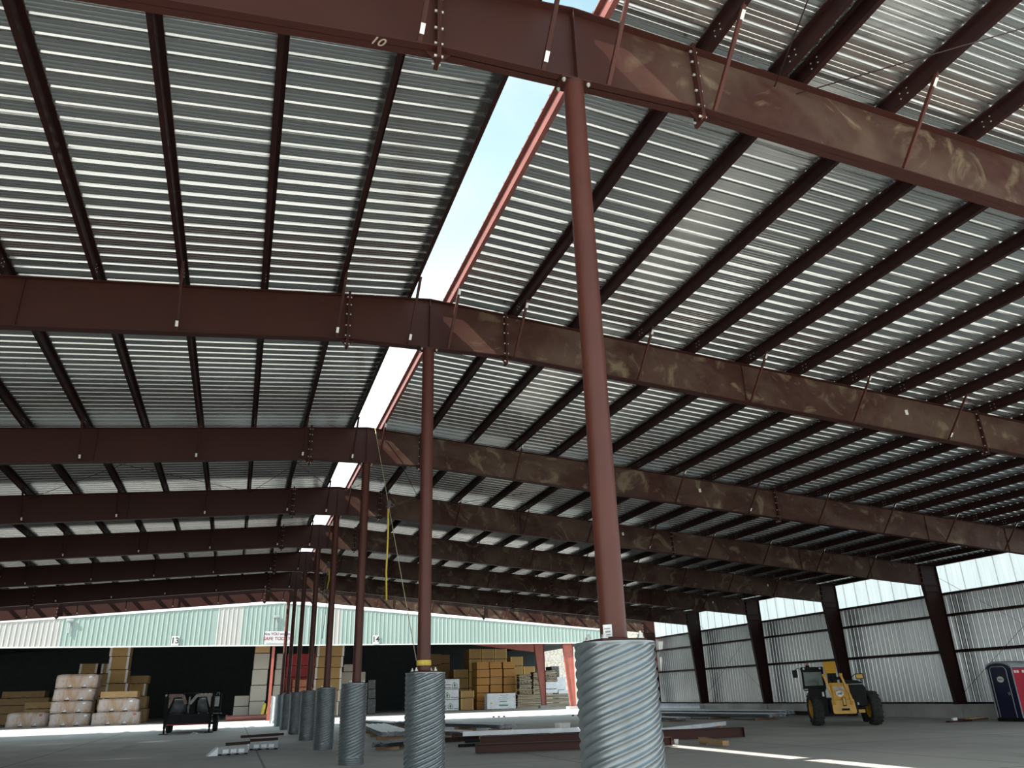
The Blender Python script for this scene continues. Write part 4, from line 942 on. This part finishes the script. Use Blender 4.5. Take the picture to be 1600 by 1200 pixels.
# ================================================================== TELEHANDLER
def wheel(root, x, y, R_, w, face, steer=0.0, name='wheel'):
    """agricultural tyre with lugs; face = -1 shows the rim dish on the -x side"""
    e = bpy.data.objects.new(name, None); COL.objects.link(e); e.parent = root; e.location = (x, y, R_); e.rotation_euler = (0, 0, steer)
    h = w/2; m = MB()
    m.lathe([(R_*0.55, -h*0.9), (R_*0.60, -h), (R_*0.80, -h*1.04), (R_*0.93, -h*0.85), (R_*0.96, -h*0.4), (R_*0.965, 0), (R_*0.96, h*0.4), (R_*0.93, h*0.85), (R_*0.80, h*1.04), (R_*0.60, h), (R_*0.55, h*0.9)], 40, axis='x')
    n = 17
    for k in range(n):
        for s in (-1, 1):
            t = 2*math.pi*(k+(0.5 if s > 0 else 0))/n; p = []
            for (xx, tt, rr) in ((0.02*s, 0.0, R_*0.955), (s*h*1.02, 0.16, R_*0.90), (s*h*1.02, 0.28, R_*0.90), (0.02*s, 0.12, R_*0.955)):
                p.append((xx, (rr)*math.cos(t+tt), (rr)*math.sin(t+tt)))
            q = []
            for (xx, tt, rr) in ((0.02*s, 0.0, R_), (s*h*0.98, 0.16, R_*0.965), (s*h*0.98, 0.28, R_*0.965), (0.02*s, 0.12, R_)):
                q.append((xx, (rr)*math.cos(t+tt), (rr)*math.sin(t+tt)))
            m.add(p+q, [(0,1,2,3),(7,6,5,4),(0,4,5,1),(1,5,6,2),(2,6,7,3),(3,7,4,0)])
    m.build('tyre', M['tyre'], e)
    m = MB(); m.lathe([(R_*0.57, -h*0.92), (R_*0.52, -h*0.75), (R_*0.48, -h*0.30), (R_*0.20, -h*0.25), (R_*0.18, -h*0.6), (0.0, -h*0.62)], 28, axis='x')
    m.lathe([(R_*0.57, h*0.92), (R_*0.50, h*0.6), (R_*0.2, h*0.5), (0.0, h*0.5)], 28, axis='x'); m.build('rim', M['yellow'], e)
    m = MB()
    for k in range(8):
        t = 2*math.pi*k/8; m.cyl((-h*0.36, R_*0.3*math.cos(t), R_*0.3*math.sin(t)), (-h*0.22, R_*0.3*math.cos(t), R_*0.3*math.sin(t)), 0.018, n=6)
    m.build('wheel_bolt', M['bolt'], e)
    return e
T = thing('telehandler', 'yellow and black telehandler parked facing the camera in front of the right wall', 'telehandler', (21.42, 30.25, 0), -0.66)
wheel(T, -1.12, 0.0, 0.67, 0.42, -1, 0.22); wheel(T, 1.15, 0.0, 0.67, 0.42, -1, 0.22)
wheel(T, -1.08, 3.1, 0.67, 0.42, -1); wheel(T, 1.08, 3.1, 0.67, 0.42, -1)
m = MB(); m.box(-0.55, 0.55, -0.55, 4.0, 0.50, 1.05); m.box(-0.85, 0.85, -0.12, 0.12, 0.50, 0.80); m.box(-0.85, 0.85, 2.98, 3.22, 0.50, 0.80); m.build('chassis', M['black'], T, bevel=0.02)
m = MB(); m.box(-1.30, -0.62, -0.42, 0.55, 1.02, 1.50); m.box(-0.98, -0.60, -0.52, 0.4, 0.40, 1.10); m.build('cab_base', M['black'], T, bevel=0.03)
# cab: frame of posts with glazing
cab = bpy.data.objects.new('cab', None); COL.objects.link(cab); cab.parent = T; cab.location = (-1.02, 0.35, 1.45)
m = MB()
hw, z1 = 0.43, 0.90
for x in (-hw, hw):
    m.bar((x, -0.55, 0), (x*0.94, -0.42, z1), 0.09, 0.09, (0, 1, 0)); m.bar((x, 0.85, 0), (x*0.94, 0.80, z1), 0.08, 0.08, (0, 1, 0))
m.box(-hw*1.08, hw*1.08, -0.50, 0.86, z1-0.20, z1); m.box(-hw*1.04, hw*1.04, -0.60, 0.88, -0.06, 0.14); m.build('cab_frame', M['black'], cab, bevel=0.02)
m = MB(); m.prism([(-hw, -0.56, 0.13), (hw, -0.56, 0.13), (hw*0.95, -0.44, z1-0.19), (-hw*0.95, -0.44, z1-0.19)], (0, 0.012, 0)); m.build('windscreen', M['glass'], cab)
m = MB(); m.prism([(-hw, 0.84, 0.13), (hw, 0.84, 0.13), (hw*0.95, 0.80, z1-0.19), (-hw*0.95, 0.80, z1-0.19)], (0, 0.012, 0)); m.build('rear_window', M['glass'], cab)
m = MB(); m.box(-0.16, 0.16, -0.30, -0.15, 0.10, 0.30); m.cyl((0.0, -0.30, 0.26), (0.0, -0.26, 0.32), 0.20, n=20); m.build('dashboard', M['black'], cab, bevel=0.03)
m = MB(); m.box(-0.24, 0.24, 0.25, 0.40, 0.05, 0.42); m.build('seat', M['black'], cab, bevel=0.05)
m = MB(); m.box(-hw*1.0, hw*0.98, -0.615, -0.60, -0.02, 0.02); m.build('pale_sill', M['greymetal'], cab)
for x in (-0.33, 0.33):
    m = MB(); m.cyl((x, -0.50, z1-0.07), (x, -0.53, z1-0.07), 0.04, n=14); m.build('work_lamp', M['white'], cab)
m = MB(); m.cyl((-0.15, 0.0, z1), (-0.15, 0.0, z1+0.08), 0.085, n=16); bc = m.build('beacon', M['black'], cab); m = MB(); m.cyl((-0.15, 0, z1+0.08), (-0.15, 0, z1+0.16), 0.05, 0.04, n=16); m.build('lens', M['amber'], bc)
# boom with head, hydraulic linkage and carriage
m = MB(); m.bar((-0.28, -0.75, 2.05), (-0.15, 4.1, 1.75), 0.36, 0.42); m.build('boom', M['yellow'], T, bevel=0.02)
m = MB(); m.prism([(-0.53, -1.00, 2.06), (-0.07, -1.00, 2.06), (-0.05, -0.85, 2.45), (-0.10, -0.80, 2.53), (-0.50, -0.80, 2.53), (-0.55, -0.85, 2.45)], (0, 0.35, 0)); m.build('boom_head', M['yellow'], T, bevel=0.02)
m = MB(); m.box(-0.44, -0.10, -0.98, -0.75, 1.68, 2.07); m.cyl((-0.40, -1.02, 1.85), (0.10, -1.02, 1.85), 0.06, n=12); m.cyl((-0.28, -1.0, 1.3), (-0.28, -0.95, 2.0), 0.06, n=12); m.build('tilt_cylinder', M['black'], T)
for xa, xb in ((-0.60, -0.36), (0.06, 0.34)):
    m = MB(); m.bar((xa if xa < 0 else xa, -1.05, 1.98), (xb if xa > 0 else xb, -1.15, 0.98), 0.09, 0.14, (0, 1, 0)); m.cyl((xa-0.06, -1.08, 1.98), (xa+0.07, -1.08, 1.98), 0.07, n=12); m.build('lift_arm', M['yellow'], T, bevel=0.01)
m = MB(); m.prism([(-0.44, -1.22, 0.98), (0.32, -1.22, 0.98), (0.20, -1.06, 1.68), (-0.46, -1.06, 1.68)], (0, 0.10, 0)); m.build('carriage_plate', M['yellow'], T, bevel=0.01)
m = MB(); m.prism([(-0.46, -1.30, 0.56), (-0.42, -1.30, 0.49), (0.40, -1.30, 0.49), (0.44, -1.30, 0.56), (0.40, -1.24, 1.04), (-0.47, -1.24, 1.02)], (0, 0.22, 0)); m.build('hitch_block', M['yellow'], T, bevel=0.02)
m = MB(); m.box(-0.12, 0.18, -1.325, -1.28, 0.62, 0.70); m.box(-0.04, 0.09, -1.30, -1.22, 0.78, 1.12); m.build('latch_slot', M['black'], T)
m = MB(); m.box(-0.02, 0.07, -1.315, -1.23, 0.82, 1.10); m.build('latch_tongue', M['yellow'], T)
for x in (-0.36, 0.30):
    m = MB(); m.bar((x, -1.30, 0.84), (x*0.9-0.02, -1.12, 1.62), 0.045, 0.05); m.cyl((x-0.05, -1.30, 0.9), (x+0.05, -1.30, 0.9), 0.05, n=10); m.build('guide_rod', M['yellow'], T)
m = MB(); m.prism([(-0.32, -1.165, 1.40), (0.10, -1.165, 1.40), (0.08, -1.125, 1.54), (-0.32, -1.125, 1.54)], (0, -0.006, 0)); m.build('warning_label', M['palebeam'], T)
m = MB(); m.cyl((-0.10, -1.185, 1.26), (-0.10, -1.20, 1.26), 0.12, n=18); m.box(-0.24, 0.04, -1.20, -1.19, 1.2, 1.34); m.build('white_decal', M['white'], T)
m = MB(); m.box(-0.19, -0.02, -1.206, -1.20, 1.235, 1.25); m.box(-0.19, -0.06, -1.206, -1.20, 1.27, 1.285); m.build('decal_print', M['ink'], T)
m = MB(); m.box(-0.77, -0.68, -0.56, -0.50, 1.16, 1.34); m.build('headlamp', M['white'], T, bevel=0.02)
# engine hood on the image right side
m = MB(); m.prism([(0.20, -0.45, 0.75), (0.96, -0.45, 0.75), (0.98, -0.45, 1.45), (0.86, -0.45, 1.68), (0.70, -0.45, 1.76), (0.20, -0.45, 1.80)], (0, 2.9, 0)); m.build('engine_hood', M['black'], T, bevel=0.04)
m = MB(); m.box(0.22, 0.94, -0.475, -0.45, 1.60, 1.62); m.build('hood_trim', M['greymetal'], T)
m = MB(); m.box(0.40, 0.62, -0.47, -0.44, 0.80, 0.90); m.build('number_decal', M['greymetal'], T)
m = MB(); m.box(0.42, 0.80, -0.5, -0.4, 0.50, 0.62); m.build('axle_guard', M['yellow'], T)
m = MB(); m.tube([(-1.42, -0.12, 2.22), (-1.58, -0.30, 2.32), (-1.72, -0.42, 2.24)], 0.014, 6); a = m.build('mirror_arm', M['black'], T); m = MB(); m.box(-1.84, -1.63, -0.46, -0.38, 1.93, 2.24); m.build('mirror', M['black'], a, bevel=0.03)
m = MB(); m.tube([(0.42, -0.2, 1.78), (0.62, -0.35, 1.98), (0.70, -0.4, 2.02)], 0.016, 6); a = m.build('mirror_arm', M['black'], T); m = MB(); m.box(0.66, 0.98, -0.46, -0.40, 1.80, 2.02); a2 = m.build('mirror', M['black'], a, bevel=0.03)
m = MB(); m.box(0.69, 0.95, -0.475, -0.461, 1.83, 1.99); m.build('mirror_glass', M['yellow'], a2 if False else a)

# ================================================================== PORTABLE TOILET
Pt = thing('portable_toilet', 'navy and red portable toilet with a grey curved roof at the right edge', 'portable toilet', (27.30, 26.80, 0))
w, dpt, h = 1.15, 1.18, 2.06
m = MB(); m.box(-0.02, w+0.02, -0.02, dpt+0.02, 0, 0.14); m.build('base_skid', M['black'], Pt)
m = MB(); m.box(0.02, w-0.02, 0.02, dpt-0.02, 0.14, h); m.build('cabin', M['navy'], Pt)
m = MB(); m.box(0.06, w-0.06, -0.008, 0.03, 0.18, h-0.02); m.build('red_side_panel', M['redplastic'], Pt)
for k in range(7):
    m = MB(); m.box(0.10+0.15*k, 0.215+0.15*k, -0.016, -0.008, h-0.20, h-0.10)
    if k in (0, 1, 3, 4, 6): m.build('white_decal', M['white'], Pt)
for x, y in ((0, 0), (0, dpt), (w, 0)):
    m = MB(); m.box(x-0.012, x+0.022, y-0.022, y+0.012, 0.12, h+0.02); m.build('corner_trim', M['greyplastic'], Pt)
m = MB(); n = 12; pts = [(-0.04, -0.04, h)]
for k in range(n+1):
    t = math.pi*k/n; pts.append((w/2-(w/2+0.04)*math.cos(t), -0.04, h+0.02+0.26*math.sin(t)))
pts = [( -0.04+ (w+0.08)*0, p[0]-w/2+dpt/2, p[2]) for p in pts[1:]]
m.prism([(-0.04, p[1], p[2]) for p in pts], (w+0.08, 0, 0)); m.build('roof', M['greyplastic'], Pt)
m = MB(); pts = []
for k in range(n+1):
    t = math.pi*k/n; pts.append((-0.065, dpt/2-(dpt/2-0.02)*math.cos(t), h-0.02+0.22*math.sin(t)))
m.prism(pts, (0.03, 0, 0)); m.build('roof_end', M['navy'], Pt)
# door on the face towards the floor, with pale outline
dr = MB(); dr.box(-0.012, 0.02, 0.20, dpt-0.20, 0.16, h-0.02); door = dr.build('door', M['navy'], Pt)
m = MB(); ya, yb, zt = 0.20, dpt-0.20, h+0.06; r = 0.16
path = [(-0.075, ya, 0.16), (-0.075, ya, zt-r)]
for k in range(1, 6): t = math.pi/2*k/5; path.append((-0.075, ya+r-r*math.cos(t), zt-r+r*math.sin(t)))
for k in range(0, 6): t = math.pi/2*k/5; path.append((-0.075, yb-r+r*math.sin(t), zt-r+r*math.cos(t)))
path += [(-0.075, yb, 0.16)]
m.tube(path, 0.016, 6); m.build('door_outline', M['greyplastic'], door)
m = MB(); m.prism([(-0.02, dpt*0.52+0.16*math.cos(a), 1.62+0.12*math.sin(a)) for a in [2*math.pi*k/24 for k in range(24)]], (0.012, 0, 0)); bd = m.build('oval_badge', M['white'], door)
m = MB(); m.tube([(-0.024, dpt*0.52+0.11-0.022*k, 1.62+0.028*math.sin(k*1.9)) for k in range(11)], 0.008, 5); m.build('badge_script', M['ink'], bd)
m = MB(); m.box(-0.035, 0, 0.30, 0.40, 1.02, 1.12); m.build('latch', M['greymetal'], door)

# ================================================================== GOOSENECK TRAILER
G_ = thing('gooseneck_trailer', 'black gooseneck trailer with scuffed pale neck beams standing on its jacks at the left', 'trailer', (-5.55, 54.0, 0))
m = MB(); m.box(-1.22, 1.22, 0.3, 7.5, 0.86, 1.02); m.box(-1.25, 1.25, 0.1, 0.35, 0.52, 1.06); m.build('deck_frame', M['darkgrey'], G_, bevel=0.02)
m = MB(); m.cyl((-0.45, 0.09, 0.86), (-0.45, 0.11, 0.86), 0.06, n=14); m.build('beam_hole', M['black'], G_)
for x in (-1.24, 1.22):
    e = MB(); e.box(x-0.07, x+0.07, -0.07, 0.07, 0.30, 2.10); jk = e.build('jack_leg', M['black'], G_)
    e = MB(); e.box(x-0.05, x+0.05, -0.05, 0.05, 0.03, 0.4); e.build('inner_tube', M['black'], jk)
    e = MB(); e.box(x-0.24, x+0.24, -0.16, 0.16, 0, 0.035); e.build('foot_plate', M['black'], jk)
    e = MB(); e.bar((x, 0.05, 0.85), (x, 0.6, 1.0), 0.05, 0.05); e.build('jack_brace', M['black'], jk)
m = MB(); m.box(-1.18, 1.18, 0.02, 0.08, 0.46, 0.52); m.build('jack_crossbar', M['redtarp'], G_)
for s, mt in ((-1, 'rustbeam'), (1, 'palebeam')):
    xo, xi, xc = s*1.20, s*(0.45 if s < 0 else 0.40), s*(0.10 if s < 0 else -0.12)
    m = MB(); m.box(*sorted((xo, xi)), -0.12, 0.06, 1.98, 2.16); m.build('neck_top_beam', M[mt], G_, bevel=0.01)
    m = MB(); m.bar((xi-0.02*s, -0.03, 2.09), (xc+0.12*s, -0.03, 1.60), 0.16, 0.18, (0, 1, 0)); m.build('neck_slope_beam', M[mt], G_, bevel=0.01)
    m = MB(); m.prism([(xo-0.02*s, -0.06, 1.98), (xo-0.30*s, -0.06, 1.98), (xo-0.08*s, -0.06, 1.40), (xo-0.02*s, -0.06, 1.40)], (0, 0.05, 0)); m.build('neck_gusset', M[mt], G_)
    m = MB(); m.bar((xo-0.28*s, 0.1, 1.98), (xo-0.02*s, 0.15, 1.06), 0.16, 0.12, (0, 1, 0)); m.build('neck_stay', M['black'], G_)
    for k in range(3):
        m = MB(); xx = xo-s*(0.15+0.22*k); m.cyl((xx, -0.135, 2.14), (xx, -0.12, 2.14), 0.035, n=10); m.build('marker_lamp', M['amber'] if s < 0 else M['white'], G_)
for x in (-0.14, 0.10, 0.22):
    m = MB(); m.box(x-0.05, x+0.05, 0.0, 0.12, 1.05, 1.75); m.build('centre_post', M['black'], G_)
m = MB(); m.cyl((-0.05, 0.2, 1.1), (-0.05, 0.2, 2.0), 0.05, n=10); m.tube([(0.0, 0.1, 1.7), (-0.1, 0.0, 1.5), (-0.08, 0.0, 1.2), (0.02, 0.0, 1.08)], 0.02, 6); m.build('hose', M['greymetal'], G_)
m = MB(); m.lathe([(0.0, -0.5), (0.30, -0.48), (0.42, -0.3), (0.42, 0.3), (0.30, 0.48), (0, 0.5)], 20, (0.0, 0, 0), 'x'); tk = m.build('tank', M['tank'], G_, (-0.70, 1.0, 1.48))
m = MB(); m.lathe([(0.0, -0.4), (0.30, -0.38), (0.44, -0.2), (0.44, 0.2), (0.30, 0.38), (0, 0.4)], 20, (0.0, 0, 0), 'x'); m.build('tank', M['tank'], G_, (0.78, 1.0, 1.48))
m = MB(); m.box(-0.45, 0.45, 1.4, 2.0, 1.0, 2.22); m.build('winch_box', M['black'], G_, bevel=0.04)
m = MB(); m.box(-1.40, -1.27, 0.1, 0.5, 1.0, 2.02); m.build('side_rack', M['darkgrey'], G_); m = MB(); m.cyl((-1.36, 0.2, 2.1), (-1.36, 0.25, 2.1), 0.06, n=12); m.build('clearance_lamp', M['white'], G_)
m = MB(); m.box(1.36, 1.62, 0.25, 0.9, 1.42, 1.98); m.build('tool_box', M['greymetal'], G_, bevel=0.02)
m = MB(); m.box(1.28, 1.70, 0.3, 1.0, 1.20, 1.26); m.box(1.28, 1.34, 0.3, 0.9, 1.02, 2.06); m.box(1.70, 1.74, 0.3, 0.8, 1.0, 2.1); m.build('side_rack', M['darkgrey'], G_)
m = MB(); m.tube([(1.42, 0.3, 2.05), (1.48, 0.3, 2.20), (1.58, 0.3, 2.20), (1.60, 0.3, 2.05)], 0.02, 6); m.build('grab_handle', M['greymetal'], G_)
m = MB(); m.prism([(1.22, 1.6, 0.95), (1.78, 1.6, 0.95), (1.78, 1.6, 1.02), (1.22, 1.6, 1.02)], (0, 3.0, 0)); m.build('fender', M['black'], G_)
for x in (-1.15, 1.50):
    for yy in (2.4, 3.6):
        e = bpy.data.objects.new('wheel', None); COL.objects.link(e); e.parent = G_; e.location = (x, yy, 0.46)
        m = MB(); m.lathe([(0.24, -0.13), (0.40, -0.15), (0.455, -0.10), (0.46, 0.0), (0.455, 0.10), (0.40, 0.15), (0.24, 0.13)], 32, axis='x'); m.build('tyre', M['tyre'], e)
        m = MB(); m.lathe([(0.25, -0.12), (0.2, -0.06), (0.08, -0.08), (0, -0.08)], 24, axis='x'); m.lathe([(0.25, 0.12), (0.2, 0.06), (0.08, 0.08), (0, 0.08)], 24, axis='x'); m.build('rim', M['greymetal'], e)
m = MB(); m.cyl((-1.15, 2.4, 0.46), (1.5, 2.4, 0.46), 0.06, n=10); m.cyl((-1.15, 3.6, 0.46), (1.5, 3.6, 0.46), 0.06, n=10); m.build('axle', M['black'], G_)
